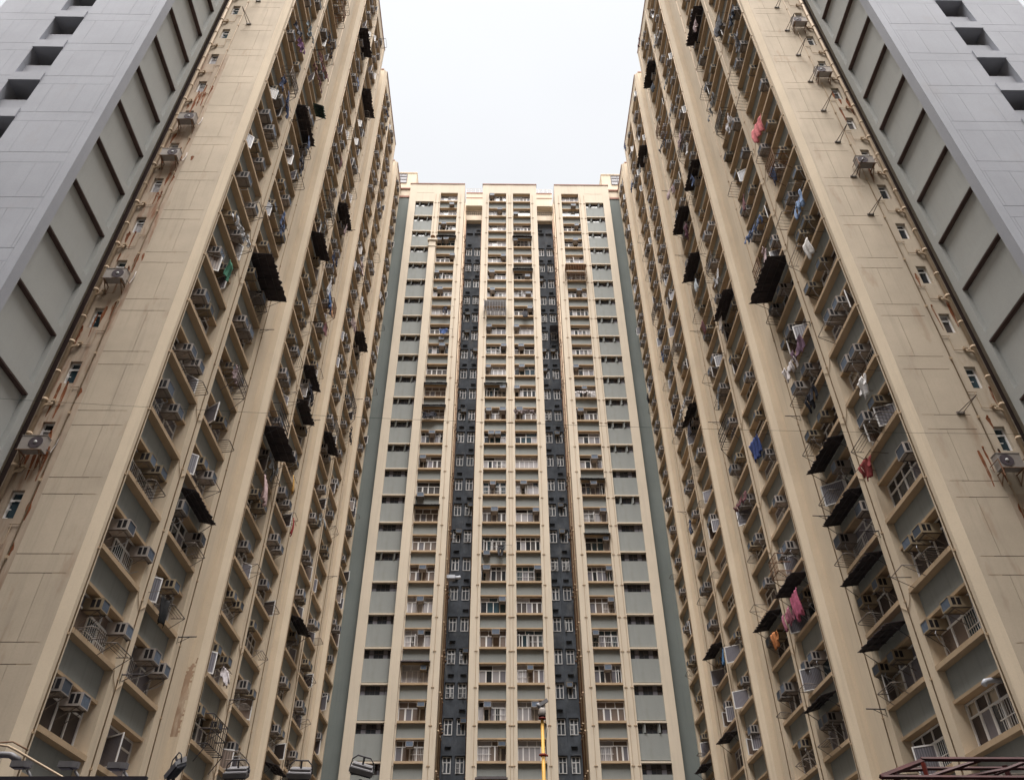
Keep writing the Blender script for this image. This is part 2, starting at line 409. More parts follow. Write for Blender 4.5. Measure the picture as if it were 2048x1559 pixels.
# ------------------------------------------------------------------ central block
TY = 60.27
def make_tower():
    root = empty('apartment_block', (CX, TY+4, -EYE)); off = tuple(-v for v in root.location)
    w = MB(); pnl = MB(); wl = MB(); trim = MB(); ZB = -EYE
    REC_T, SP_T = .42, .20
    lev = range(-7, 23)
    def B(mb, s, h0, h1, y0, y1, z0, z1, mi=0):
        a, b = sorted((CX+s*h0, CX+s*h1)); mb.box(a, b, y0, y1, z0, z1, mi)
    pil = [(11.37, 12.19), (8.41, 9.20), (5.50, 6.32), (2.50, 3.28)]
    for s in (-1, 1):
        for a, b in pil: B(w, s, a, b, TY, TY+.8, ZB, ROOF)
        for a, b in ((9.20, 11.37), (6.32, 8.41), (.41, 2.50)):
            B(w, s, a, b, TY+.01, TY+.8, S0+FL*22+1.47+.11, ROOF)
            B(w, s, a, b, TY+.01, TY+.8, ZB, S0-FL*7-.17)
        B(w, s, 5.50, 12.19, TY+.8, 72, ZB, ROOF-.2)           # bodies
        B(w, s, 0, 3.28, TY+.8, 72, ZB, ROOF-.2)
        B(w, s, 5.50, 12.25, TY-.06, TY+.5, ROOF, ROOF+.12, 1)
        B(w, s, 0, 3.34, TY-.06, TY+.5, ROOF, ROOF+.12, 1)
        # stair bays: ledge, louvred strip, panel
        for k in range(-7, 23):
            z = S0 + FL*k - .10
            B(w, s, 9.20, 11.37, TY-.04, TY+.6, z-.06, z+.07)
        B(w, s, 9.20, 11.37, TY+.14, TY+.7, ZB, S0-FL*3-.16-2.63)
        B(w, s, 9.20, 11.37, TY+.02, TY+.7, S0+FL*22+.0, ROOF)
        # light well
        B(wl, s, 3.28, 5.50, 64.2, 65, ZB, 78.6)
        B(wl, s, 4.36, 4.44, 64.12, 64.2, ZB, 78.5)
        for k in range(-7, 22):
            z = S0+FL*k
            for a, b in ((3.50, 4.28), (4.50, 5.28)):
                B(wl, s, a, b, 64.0, 64.2, z+1.30, z+1.38); 
                if (k+int(a*2)) % 3: B(wl, s, a+.1, b-.2, 64.02, 64.2, z+1.95, z+2.02)
        B(w, s, 3.28, 5.50, 63.4, 66, 81.2, 83.75)              # roof wall behind the slot
        B(w, s, 3.28, 5.50, 64.1, 66, 79.5, 81.2, 0)
        B(w, s, 3.28, 5.50, 63.6, 66, 78.6, 79.5, 0)
        B(w, s, 3.28, 5.50, 63.36, 63.4, 82.7, 82.82, 1); B(w, s, 3.28, 5.50, 63.34, 63.4, 83.68, 83.82, 1)
        # rear connecting wall towards the wing, its cornice and the roof lift house
        g = MB()
        B(g, s, 12.19, HW+.8, 60.98, 62, ZB, 79.6)
        g.build('link_wall', [M['greenwall']], root, off)
        B(w, s, 12.19, HW+.8, 61.1, 62, 79.6, 81.6, 0); B(w, s, 12.19, HW+.8, 60.9, 61.1, 79.55, 79.85, 1); B(w, s, 12.19, HW+.8, 60.95, 61.1, 81.3, 81.5, 1)
        ph = MB(); B(ph, s, 11.95, 17.5, 62.3, 70, ROOF-.2, 86.3); B(ph, s, 11.9, 17.55, 62.22, 70.1, 86.3, 86.42)
        ph.build('lift_house', [M['towerbeige']], root, off)
        lw = MB(); B(lw, s, 13.15, 14.75, 62.24, 62.3, 84.2, 86.05)
        lwf = MB()
        for a in (13.15, 13.95, 14.70): B(lwf, s, a, a+.06, 62.20, 62.24, 84.2, 86.05)
        for z in (84.2, 84.9, 85.5, 86.0): B(lwf, s, 13.15, 14.76, 62.19, 62.24, z, z+.06)
        f = lwf.build('lift_house_window', [M['darkmetal']], root, off); lw.build('pane', [M['curt3']], f, (0,0,0))
        # roof railing over the slot
        rl = MB()
        for z in (.35, .75, 1.1): rl.tube([(CX+s*3.2, 63.6, 83.75+z), (CX+s*5.6, 63.6, 83.75+z)], .03, 5)
        for i in range(5): rl.tube([(CX+s*(3.3+.55*i), 63.6, 83.75), (CX+s*(3.3+.55*i), 63.6, 83.75+1.1)], .03, 5)
        rl.build('roof_railing', [M['white']], root, off)
        rb = MB()
        for z in (79.9, 80.3): rb.tube([(CX+s*3.3, 63.7, z), (CX+s*5.48, 63.7, z)], .025, 5)
        for i in range(9): rb.tube([(CX+s*(3.35+.26*i), 63.7, 79.5), (CX+s*(3.35+.26*i), 63.7, 80.3)], .018, 4)
        rb.build('gallery_railing', [M['darkmetal']], root, off)
    B(w, -1, -.41, .41, TY-.001, TY+.8, ZB, ROOF)
    w.build('wall', [M['towerbeige'], M['redline']], root, off)
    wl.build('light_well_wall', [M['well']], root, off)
    # conduits on the pilasters
    q = MB()
    for h in (-8.95, -8.55, -5.95, -2.75, -.12, .12, 2.75, 5.95, 8.6, 9.05):
        x = CX+h; y = TY-.03
        q.tube([(x, y, ZB+1), (x, y, ROOF-2)], .02, 5)
        for k in range(-7, 23): q.box(x-.12, x+.12, y-.02, y+.04, S0+FL*k-.36, S0+FL*k-.31)
    q.build('conduit', [M['pipe']], root, off)
    # windows
    bulk = MB()
    for bi, c in enumerate((-7.365, -1.455, 1.455, 7.365)):
        for k in range(-7, 23):
            p = Vector((CX+c, TY, S0+FL*k)); i = rng.randrange(100)
            if -2 <= k: kit_tower.place(root, p - root.location, 0, i)
            else: kit_tower.bulk(bulk, p, 0, i)
    o = bulk.build('window', kit_tower.mats(), root, off); o['kind'] = 'stuff'
    # stair windows: three variants of louvred strip
    stm = []; sp_ = MB(); sp_.box(-1.085, 1.085, .14, .40, -FL+.23, -.72); spm = sp_.mesh('spandrel_panel', [M['panel']])
    for v in range(4):
        f = MB(); p = MB(); r = random.Random(v+40)
        p.box(-1.085, 1.085, .30, .32, -.72, 0, 2)
        n = 6
        for i in range(n+1): f.box(-1.085+2.17*i/n-.015, -1.085+2.17*i/n+.015, .25, .30, -.72, 0)
        f.box(-1.085, 1.085, .24, .30, -.38, -.345)
        for i in range(n):
            x0, x1 = -1.085+2.17*i/n+.02, -1.085+2.17*(i+1)/n-.02
            u = r.random()
            if v < 2 and i in (1, 4):                                     # open vent leaf
                Mx = Matrix.Translation((x0, .25, 0)) @ Matrix.Rotation(R(-55), 4, 'Z')
                p.box(0, x1-x0, -.008, .008, -.68, -.04, 6, Mx)
            elif u < .75: p.box(x0, x1, .265, .28, -.70, -.02, 0 if u < .5 else 5)
        stm.append((f.mesh('stair_window', [M['darkmetal']]), p.mesh('pane', [M['glass'], M['glass'], M['room'], M['curt'], M['curt2'], M['curt3'], M['panel']])))
    for s in (-1, 1):
        for k in range(-3, 23):
            z = S0+FL*k-.16
            v = rng.choice((0, 1, 1)) if k > 8 else rng.choice((2, 3, 2, 3, 0))
            o = link('stair_window', stm[v][0], root, Vector((CX+s*10.285, TY, z)) - root.location); link('pane', stm[v][1], o); link('spandrel_panel', spm, o)
    # light-well windows
    for s in (-1, 1):
        for c in (3.89, 4.89):
            for k in range(-3, 21):
                if k > 20: continue
                kit_well.place(root, Vector((CX+s*c, 64.08, S0+FL*k+.05)) - root.location, 0, rng.randrange(30))
    return root
tower = make_tower()
thing(tower, 'beige central apartment block closing the court, with two dark light wells', 'apartment building')

q = MB(); r = random.Random(3); x0 = CX-HW-.28; x1 = CX-HW-1.05; yq = BLOCK+PERIOD-.303
zs = [9.2+.08*i for i in range(40)]
for z in zs:
    a = x1 + .10*math.sin(3.1*z) + r.uniform(0, .14) + max(0, z-10.4)*.33; b = x0 - r.uniform(0, .12)
    q.box(min(a, b), max(a, b), yq, yq+.002+.00005*zs.index(z), z, z+.0805)
q.build('bare_patch', [M['patch']], wings[-1], tuple(-v for v in wings[-1].location))
# rust runs below brackets, pipe clips and window corners of the end walls
for s in (-1, 1):
    q = MB(); r = random.Random(21+s)
    for i in range(62 if s < 0 else 22):
        k = r.choice(range(-4, 8)) if s < 0 else r.choice((-3, -2, -1, -1, 0, 2, 5, 7))
        h = r.choice((16.27, 16.70, 15.92, 15.92, 16.45, 16.1, 16.85, r.uniform(14.9, 16.9))); z = S0+FL*k + r.choice((.5, .5, .28, -.4, -.8, 1.1, r.uniform(-1.2, 1.4)))
        w_ = r.uniform(.02, .07); l_ = r.uniform(.3, 1.6); n = 7; y = 22.1 - .0015 - .00003*i
        L_ = []; R_ = []
        for j in range(n):
            t = j/(n-1); c = CX + s*h + .02*math.sin(3*t+i); ww = w_*(.5+1.1*min(t*5, 1))*(1-.85*t)*r.uniform(.7, 1.3) + .004
            L_.append((c-ww, y, z-l_*t)); R_.append((c+ww, y, z-l_*t))
        q.add(L_+R_, [(j, j+1, n+j+1, n+j) for j in range(n-1)])
        if r.random() < .5: q.box(CX+s*h-.025, CX+s*h+.025, 22.07, 22.1, z-.02, z+.05)
    o = q.build('rust_stain', [M['runs']], wings[s], tuple(-v for v in wings[s].location)); o['kind'] = 'stuff'

# rain and soil pipes in the two light wells
def well_pipe(s, h, y, r, m, label):
    q = MB(); x = CX+s*h
    q.tube([(x, y, -EYE), (x, y, 78.2)], r, 8)
    for k in range(-7, 21):
        z = S0+FL*k-.6
        q.tube([(x, y, z-.07), (x, y, z+.07)], r*1.35, 8)
        if k % 2 == 0: q.tube([(x, y, z+.5), (x+s*.0+(-s)*.16, y+.25, z+.62), (x+(-s)*.05, y+.8, z+.66)], r*.7, 6)
    thing(q.build('drain_pipe', m), label, 'drain pipe', 'drain pipes in the light wells')
for s in (-1, 1):
    nm = WINGN[s]
    for h, y, r, m, t in ((5.40, 60.75, .055, 'pipe', 'outermost cream'), (5.38, 61.4, .06, 'rustpipe', 'second, rusty'),
                          (5.38, 62.2, .06, 'pipe', 'third, cream'), (5.38, 63.1, .07, 'rustpipe', 'innermost rusty')):
        well_pipe(s, h, y, r, M[m], '%s drain pipe climbing the outer side of the %s light well' % (t, nm))
    well_pipe(s, 3.38, 62.6, .05, M['rustpipe'], 'thin rusty drain pipe on the inner side of the %s light well' % nm)
# rubbish flue on the left pilaster
f = MB(); x0 = CX-9.30; x1 = CX-8.44
f.box(x0+.05, x1-.05, TY-.42, TY-.045, -EYE, 70.3); f.box(x0-.12, x1+.12, TY-.55, TY-.045, 70.3, 70.55); f.box(x0-.05, x1+.05, TY-.48, TY-.045, 69.3, 69.42)
f.lathe([(.12, 70.55), (.12, 71.0), (.26, 71.0), (.26, 71.12), (.06, 71.3)], 12, 1, Matrix.Translation((CX-8.87, TY-.3, 0)))
thing(f.build('flue_shaft', [M['towerbeige'], M['rustpipe']]), 'boxed flue with a small cowl beside the left stair windows of the central block', 'flue')

# ------------------------------------------------------------------ the grey blocks in front of the wings
def make_grey(s):
    root = empty('concrete_building', (CX+s*21, 20, -EYE)); off = tuple(-v for v in root.location)
    ZT = 62.; ZB = -EYE; yf = 18.1; h0, h1 = 17.15, 24.75
    f = MB(); sd = MB()
    def B(mb, a, b, y0, y1, z0, z1, mi=0):
        p, q = sorted((CX+s*a, CX+s*b)); mb.box(p, q, y0, y1, z0, z1, mi)
    B(f, h0+.35, 20.38, yf+.03, yf+.5, ZB, ZT, 1); B(f, 21.97, h1-.01, yf+.03, yf+.5, ZB, ZT, 1)
    B(f, h0, h0+.35, yf, yf+.45, ZB, ZT)
    z1s = [.81+FL*j for j in range(0, 23)]
    for z in z1s:
        g = .009
        cols = [(h0+.36, 17.62), (17.63, 18.55), (18.56, 19.86), (19.87, 20.5), (21.85, 22.50), (22.51, 23.60), (23.61, h1)]
        for i, (a, b) in enumerate(cols):
            B(f, a, b, yf+.0004*i, yf+.03, z+.64+g, z+FL-g)
        B(f, h0+.36, 20.5, yf+.003, yf+.03, z+g, z+.64-g); B(f, 21.85, h1, yf+.003, yf+.03, z+g, z+.64-g)
        # open lobby: slab edge above, recessed parapet below
        B(f, 20.50, 21.85, yf-.06, yf+3.2, z+.22, z+.64+.18)
        B(f, 20.50, 21.85, yf+.26, yf+.40, z+.82, z+.82+1.10)
    B(f, 20.38, 20.499, yf+.031, yf+3.2, ZB, ZT); B(f, 21.851, 21.97, yf+.031, yf+3.2, ZB, ZT); B(f, 20.38, 21.97, yf+3.2, yf+3.4, ZB, ZT, 2)
    B(f, h0+.3, 20.38, yf+.5, 21.7, ZB, ZT, 0); B(f, 21.97, h1, yf+.5, 21.7, ZB, ZT)
    f.build('front_wall', [M['greyfront'], M['greyjoint'], M['well']], root, off)
    # side wall towards the court: recessed panel per storey
    y0, y1 = yf+.45, 21.42
    B(sd, h0+.002, h0+.29, yf+.45, yf+.47, ZB, ZT); B(sd, h0+.001, h0+.29, y1, 21.78, ZB, ZT)
    B(sd, h0+.20, h0+.295, y0, y1, ZB, ZT)
    for j in range(0, 23):
        z = .5+FL*j
        B(sd, h0+.003, h0+.29, yf+.47, y1, z, z+.42)
        B(sd, h0+.012, h0+.29, yf+.472, y1-.002, z-.06, z-.001, 1)  # dark strip: shade of the beam's underside put into the colour
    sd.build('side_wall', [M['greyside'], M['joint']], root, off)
    B2 = MB(); B(B2, h0+.2, h1, yf+.4, 21.7, ZT, ZT+.3); B2.build('roof', [M['greyfront']], root, off)
    return root
for s in (-1, 1):
    thing(make_grey(s), 'tall grey concrete block with square open lobbies at the far %s' % WINGN[s], 'concrete building', 'grey concrete blocks')

# ------------------------------------------------------------------ end-wall pipes, condensers, pole holders
for s in (-1, 1):
    q = MB(); x = CX+s*16.92; y = 22.0
    q.tube([(x, y, -EYE), (x, y, ROOF-1)], .075, 10)
    for k in range(-7, 23):
        z = S0+FL*k
        q.tube([(x, y, z-.4), (x, y, z-.28)], .10, 10); q.tube([(x, y, z+.9), (x, y, z+1.0)], .095, 10)
        xi = CX+s*16.62                                     # branch with trap and hopper
        q.tube([(x, y, z+1.95), (x-s*.10, y, z+2.18), (xi, y, z+2.2), (xi, y+.02, z+2.32), (xi, y+.14, z+2.36)], .042, 8)
        q.box(xi-.07, xi+.07, y-.03, y+.08, z+2.35, z+2.44)
        q.tube([(x, y, z+2.12), (x-s*.2, y, z+2.28), (xi+s*.03, y, z+2.28)], .03, 6)
    thing(q.build('soil_pipe', M['pipe']), 'thick cream soil pipe with collars and traps along the %s end wall' % WINGN[s], 'soil pipe', 'soil pipes on the end walls')
    q = MB(); x = CX+s*15.92; y = 22.06
    q.tube([(x, y, -EYE), (x, y, ROOF-3)], .022, 6)
    for k in range(-7, 23):
        z = S0+FL*k
        q.tube([(x, y, z+.28), (CX+s*16.28, y, z+.28)], .014, 5)
        q.tube([(CX+s*16.2, y, z+.28), (CX+s*16.2, y, z-.42), (CX+s*16.8, y, z-.46)], .013, 5)
        q.box(x-.04, x+.04, y-.03, y+.03, z-.9, z-.8)
    thing(q.build('water_pipe', M['pipe']), 'thin cream water pipe running up the %s end wall' % WINGN[s], 'water pipe', 'water pipes on the end walls')
# dark service riser in the gap behind the grey block
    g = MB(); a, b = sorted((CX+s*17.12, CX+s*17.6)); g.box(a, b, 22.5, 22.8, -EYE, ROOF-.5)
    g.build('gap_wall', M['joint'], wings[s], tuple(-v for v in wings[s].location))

def condenser(s, h, z, label, stripe=False, cage=False, i=0):
    x = CX+s*h; y = 22.08
    root = empty('condenser_unit', (x, y, z))
    c = MB(); c.box(-.40, .40, -.46, -.16, 0, .56); c.box(-.415, .415, -.475, -.145, .555, .575)
    c.build('casing', M['case'], root)
    g = MB(); g.lathe([(.23, 0), (.23, .012), (.03, .014)], 24, 0, Matrix.Translation((-.12*s*-1*-1, -.462, .29)) @ Matrix.Rotation(R(90), 4, 'X'))
    g.sm = [False]*len(g.sm); fan = g.build('fan_grille', M['fan'], root)
    g = MB(); g.lathe([(.055, 0), (.055, .02), (.02, .03)], 14, 0, Matrix.Translation((-.12*s, -.476, .29)) @ Matrix.Rotation(R(90), 4, 'X')); g.build('hub', M['fanhub'], fan)
    b = MB()
    for xx in (-.32, .32):
        b.bar((xx, 0, -.03), (xx, -.52, -.03), .035); b.bar((xx, 0, -.42), (xx, -.44, -.04), .03); b.bar((xx, -.012, -.45), (xx, -.012, 0), .03)
    b.bar((-.42, -.5, -.03), (.42, -.5, -.03), .03)
    if cage:
        for xx in (-.44, .44):
            b.bar((xx, -.52, -.35), (xx, -.52, .3), .03); b.bar((xx, -.52, .3), (xx, 0, .3), .025)
    b.build('wall_bracket', M['rustpipe'], root)
    if stripe:
        t = MB(); t.box(.16 if s < 0 else -.30, .30 if s < 0 else -.16, -.466, -.46, .30, .33); t.build('red_stripe', M['redstripe'], root)
    h_ = MB(); h_.tube([(.38, -.2, .2), (.5, -.1, .1), (.52, -.02, .5), (.5, .0, .9)], .02, 6); h_.build('pipe_run', M['case'], root)
    thing(root, label, 'condenser', 'split condenser units on the end walls')
condenser(-1, 16.42, 14.85, 'white fan condenser with red stripe, lowest on the rust-streaked left end wall', True)
condenser(-1, 16.22, 22.98, 'dusty white condenser box, second lowest on the left end wall')
condenser(-1, 16.22, 31.12, 'grey condenser box, third up on the left end wall')
condenser(-1, 16.20, 34.05, 'white fan condenser, topmost on the left end wall')
condenser(1, 15.97, 14.30, 'dark caged fan condenser, lowest on the right end wall', False, True)
condenser(1, 15.95, 31.05, 'white condenser on tall bracket legs, second lowest on the right end wall', False, True)
condenser(1, 16.02, 39.05, 'white fan condenser, third up on the right end wall')
condenser(1, 16.02, 44.5, 'condenser near the photo top on the right end wall, above its three neighbours')
for i, k in enumerate(range(-1, 11)):
    for s in (-1, 1):
        if s < 0 and k < 9: continue
        if s > 0 and k in (0, 1, 2): continue
        q = MB()
        q.bar((-.09, 0, 0), (s*.14, -.95, .06), .026); q.bar((.09, 0, 0), (s*.14, -.93, .06), .026)
        q.box(-.14, .14, -.03, .03, -.04, .04)
        o = q.build('pole_holder', M['rack'], None, (CX+s*15.36, 22.07, S0+FL*k+2.1))
        thing(o, 'pair of thin rods joined in a V, %s up the %s end wall' % (ORD[k+2 if s > 0 else k-8], WINGN[s]), 'pole holder', 'splayed pole holders on the end walls')

# ------------------------------------------------------------------ box air conditioners
def ac_parts(w, h, d):
    """origin at the centre of the outer third; out = -y"""
    c = MB(); g = MB(); l1 = MB(); l2 = MB(); b = MB()
    c.box(-w/2, w/2, -d+.18, .5, -h/2, h/2)
    rim = .03
    y = -d+.18
    c.box(-w/2, w/2, y-.02, y, h/2-rim, h/2); c.box(-w/2, w/2, y-.02, y, -h/2, -h/2+rim)
    c.box(-w/2, -w/2+rim, y-.02, y, -h/2+rim, h/2-rim); c.box(w/2-rim, w/2, y-.02, y, -h/2+rim, h/2-rim)
    g.box(-w/2+rim, w/2-rim, y-.006, y-.001, -h/2+rim, h/2-rim)
    for s, l in ((-1, l1), (1, l2)):
        for i in range(2):
            y0 = y+.06+.17*i
            a, e = sorted((s*w/2, s*(w/2+.004)))
            l.box(a, e, y0, y0+.12, -h/2+.07, h/2-.05)
    for s in (-1, 1):
        b.bar((s*(w/2-.04), y+.02, -h/2-.018), (s*(w/2-.04), .45, -h/2-.018), .03)
        b.bar((s*(w/2-.04), y+.08, -h/2-.03), (s*(w/2-.04), .38, -h/2-.42), .022)
    b.bar((-w/2+.02, y+.12, -h/2-.018), (w/2-.02, y+.12, -h/2-.018), .03)
    return c, g, l1, l2, b
AC = []
for (w, h, d) in ((.56, .40, .42), (.62, .44, .50), (.50, .38, .36), (.58, .36, .46)):
    cm = M['case'] if w in (.56, .62) else M['caseold']
    P = ac_parts(w, h, d); full = MB()
    for mb, mi in zip(P, (0, 1, 2, 2, 3)): full.merge(mb, Matrix.Identity(4), [mi])
    hose = MB(); hose.tube([(w/2-.05, -d+.4, -h/2), (w/2+.02, -d+.30, -h/2-.15), (w/2-.12, -d+.45, -h/2-.35), (w/2-.3, .35, -h/2-.55), (w/2-.35, .45, -h/2-.75)], .013, 5)
    AC.append(dict(mesh=[P[0].mesh('air_conditioner', [cm]), P[1].mesh('condenser_fins', [M['fin']]), P[2].mesh('side_louvre', [M['black']]),
                         P[3].mesh('side_louvre', [M['black']]), P[4].mesh('support_bracket', [M['rack']])],
                   full=full, fm=full.mesh('air_conditioner', [cm, M['fin'], M['black'], M['rack']]), hose=hose.mesh('drain_hose', [M['bluewhite']])))
ACL = """-1 0 -4 .89 2.24;-1 0 -3 1.69 3.63;-1 0 -2 1.55 3.48;-1 0 -1 1.59 2.47;-1 0 0 .87 2.31;-1 0 1 1.82 2.84;-1 0 2 1.41 2.27;-1 0 3 1.46 2.48;-1 0 4 1.65 2.81;
-1 0 5 1.54 3.33;-1 0 6 1.45 2.62;-1 0 7 1.52 2.46;-1 0 8 1.66 2.28;-1 0 10 1.32 3.25;-1 0 12 1.8;-1 0 13 3.3;-1 1 -3 6.16 7.5;-1 1 -2 6.26;-1 1 -1 4.98 7.6;-1 1 0 5.96 7.03;
-1 1 1 6.77;-1 1 2 6.11 7.04;-1 1 3 5.87 6.56;-1 1 4 5.24 6.91;-1 1 5 5.87 7.02;-1 1 6 5.25 7.5;-1 1 7 5.87 7.02;-1 1 8 5.55 7.29;-1 1 9 7.4;-1 1 10 6.34 6.97;-1 1 12 6.21 6.98;
-1 1 13 5.38;-1 1 14 7.5;-1 1 15 5.47 6.28;-1 2 -3 .8 3.1;-1 2 -2 1.09 2.44;-1 2 -1 1.54 2.73;-1 2 0 1.7;-1 2 1 1.33 2.74;-1 2 2 1.77;-1 2 3 2.5;-1 2 4 1.49 2.2;-1 2 5 1.51 2.62;-1 2 6 1.47 2.9;
-1 2 7 1.68 2.88;-1 2 8 2.64;-1 2 9 1.67 3.2;-1 2 10 2.96;-1 2 11 1.3 3.2;-1 2 12 1.12 2.19;-1 3 -3 6.13;-1 3 -1 5.07;-1 3 2 5.61 7.06;-1 3 3 6.0 6.78;-1 3 4 7.19;-1 3 6 5.9 7.08;
-1 3 7 6.31;-1 3 8 6.73;-1 4 8 1.21 3.1;-1 4 9 1.61 3.0;-1 4 10 1.59 2.8;-1 4 11 2.16;1 0 -3 1.5 3.3;1 0 -2 1.61 2.49;1 0 -1 .75;1 0 0 1.52 2.55;1 0 1 1.61 2.31;1 0 2 1.57 2.39;
1 0 3 1.83 3.3;1 0 4 1.67 2.49;1 0 5 .86 2.36;1 0 6 1.59 2.62;1 0 7 1.77 3.3;1 0 8 1.0;1 0 9 1.64;1 0 10 1.62 2.72;1 0 11 .93 2.56;1 0 12 3.3;1 1 -3 6.08 7.47;1 1 -2 5.77 7.35;
1 1 -1 4.95 7.5;1 1 0 6.01;1 1 1 6.03 7.5;1 1 2 6.04 7.37;1 1 3 6.29 7.22;1 1 4 6.04 7.5;1 1 5 5.19;1 1 6 5.83 7.16;1 1 7 5.95 7.51;1 1 8 5.35 6.92;1 1 9 5.19 7.5;1 1 12 6.08 7.5;
1 1 13 6.34 6.97;1 1 14 7.36;1 1 15 6.26;1 2 -3 1.97 2.62;1 2 -2 2.04 3.1;1 2 -1 1.4 2.57;1 2 0 1.67 2.56;1 2 4 1.54;1 2 5 3.04;1 2 6 1.09 3.2;1 2 7 3.2;1 3 -3 5.99;1 3 -2 6.27 7.26;
1 3 -1 6.43 7.22;1 3 6 6.18 7.5;1 3 7 6.19 6.92;1 3 8 6.92;1 3 9 6.38;1 3 10 7.5;1 4 8 1.66;1 4 9 2.58;1 4 10 1.77 2.4;1 5 9 6.11"""
acs = []; seen = set()
for rec in ACL.replace('\n', '').split(';'):
    t = rec.split(); s, b, k = int(t[0]), int(t[1]), int(t[2]); seen.add((s, b, k))
    for o in t[3:]: acs.append((s, b, k, float(o), rng.uniform(1.16, 1.26)))
for s in (-1, 1):
    for b in range(7):
        for k in visible_rows(s, b):
            if (s, b, k) in seen or (b < 2 and k < 12): continue
            u = rng.random(); e = 0 if b % 2 == 0 else 4.4
            pos = [] if u < .12 else [1.6] if u < .38 else [2.5] if u < .48 else [1.6, 2.55]
            if b == 6: pos = [1.5, 2.4] if u > .35 else [1.6]
            for q in pos: acs.append((s, b, k, e+q+rng.uniform(-.2, .25), rng.uniform(1.1, 1.26)))
TAC = """-6.97 21 2.04;-7.74 20;-8.12 19;-7.36 19;-6.52 18;-8.12 17;-7.63 16;-2.15 22;-1.18 21;-.73 18;-2 17;-1.92 16;.74 21 .3;.66 19;1.95 17 .5;2.13 15;-7.11 13 2.05;-6.97 13;-7.35 9;-8.03 8;-7.97 7 -.21;-2.2 14;
-.67 13;-2.2 12;-.75 11;-2.09 10;-.74 10;-1.82 9;-1.2 9;-1.44 6;-1.61 7;-7.32 4;-7.34 3;-7.09 2;-6.72 1;-6.71 0;-7.35 -1;-2.04 4;-.73 3;-1.24 2;-1.81 0;-.72 -1;-2.06 5 -.3;1.98 16 .5;.66 14;1.12 13;1.16 12;
.64 11;.86 10;7.56 16;6.59 12;7.27 11;6.72 10;7.67 8;1.14 7;7.4 7;8.04 6;2.18 6;8.06 5;2.19 4;8.1 4;8.05 3;6.62 2;1.41 1;7.36 1;1.73 0;7.7 21 1.9;7.6 19;7.9 20"""
tacs = []
for rec in TAC.replace('\n', '').split(';'):
    t = rec.split(); tacs.append((float(t[0]), int(t[1]), float(t[2]) if len(t) > 2 else 1.1))
cand = []
for (s, b, k, o, dz) in acs:
    p = wing_pos(s, b, o, k, -.12, dz); q = project(p)
    if in_frame(p, 20): cand.append((q[2], ('w', s, b, k, o, dz), p, wing_rz(s)))
for (x, k, dz) in tacs:
    p = Vector((CX+x, TY+.02, S0+FL*k+dz)); q = project(p); cand.append((q[2], ('t', x, k), p, 0.))
cand.sort(key=lambda t: t[0])
rest = MB(); per = {}
NI = 272
for d, key, p, rz in cand[:NI]:
    kk = key[:4] if key[0] == 'w' else ('t', int((key[1]+9)//3), key[2]); per.setdefault(kk, []).append(key[4] if key[0] == 'w' else key[1])
TBAY = {0: 'first', 2: 'second', 3: 'third', 5: 'fourth'}
for i, (d, key, p, rz) in enumerate(cand):
    v = rng.choice((0, 0, 1, 2, 3)); P = AC[v]
    if i >= NI:
        rest.merge(P['full'], Matrix.Translation(p) @ Matrix.Rotation(rz, 4, 'Z')); continue
    tilt = rng.uniform(-.03, .03)
    hose = i < 170 and rng.random() < .5
    if i < 170:
        o = link('air_conditioner', P['mesh'][0], None, p, rz + tilt)
        for nm, me in zip(('condenser_fins', 'side_louvre', 'side_louvre', 'support_bracket'), P['mesh'][1:]): link(nm, me, o)
        if hose: link('drain_hose', P['hose'], o)
    else: o = link('air_conditioner', P['fm'], None, p, rz + tilt)
    look = ('large' if v == 1 else 'small' if v == 2 else 'yellowed' if v == 3 else 'pale') + ' box air conditioner' 
    if key[0] == 'w':
        _, s, b, k, oo, dz = key; l = sorted(per[key[:4]])
        side = '' if len(l) == 1 else ('nearer ' if oo == l[0] else 'farther ')
        lab = '%s%s, %s' % (side, look, where(s, b, k))
    else:
        x, k = key[1], key[2]; kk = ('t', int((x+9)//3), k); l = sorted(per[kk])
        side = '' if len(l) == 1 else ('left ' if x == l[0] else 'right ')
        col = 'first' if x < -5 else 'second' if x < 0 else 'third' if x < 5 else 'fourth'
        lab = '%s%s, %s, central block, %s column from left' % (side, look, win_no(k+2), col)
    thing(o, lab, 'air conditioner', 'box air conditioners at the windows')
if rest.v:
    o = rest.build('air_conditioners', [M['case'], M['fin'], M['black'], M['rack']]); thing(o, 'tiny far box air conditioners massed on the distant and upper windows', 'air conditioner'); o['kind'] = 'stuff'

wl = 0
for s in (-1, 1):
    for k in range(-2, 20):
        for c, sd in ((3.70, 'inner'), (4.70, 'outer')):
            if rng.random() > .24: continue
            P = AC[2]; o = link('air_conditioner', P['fm'], None, (CX+s*c, 64.0, S0+FL*k+1.05), rng.uniform(-.05, .05))
            thing(o, 'small box air conditioner, %s light well, %s, %s side' % (WINGN[s], win_no(k+3), sd), 'air conditioner', 'box air conditioners at the windows')

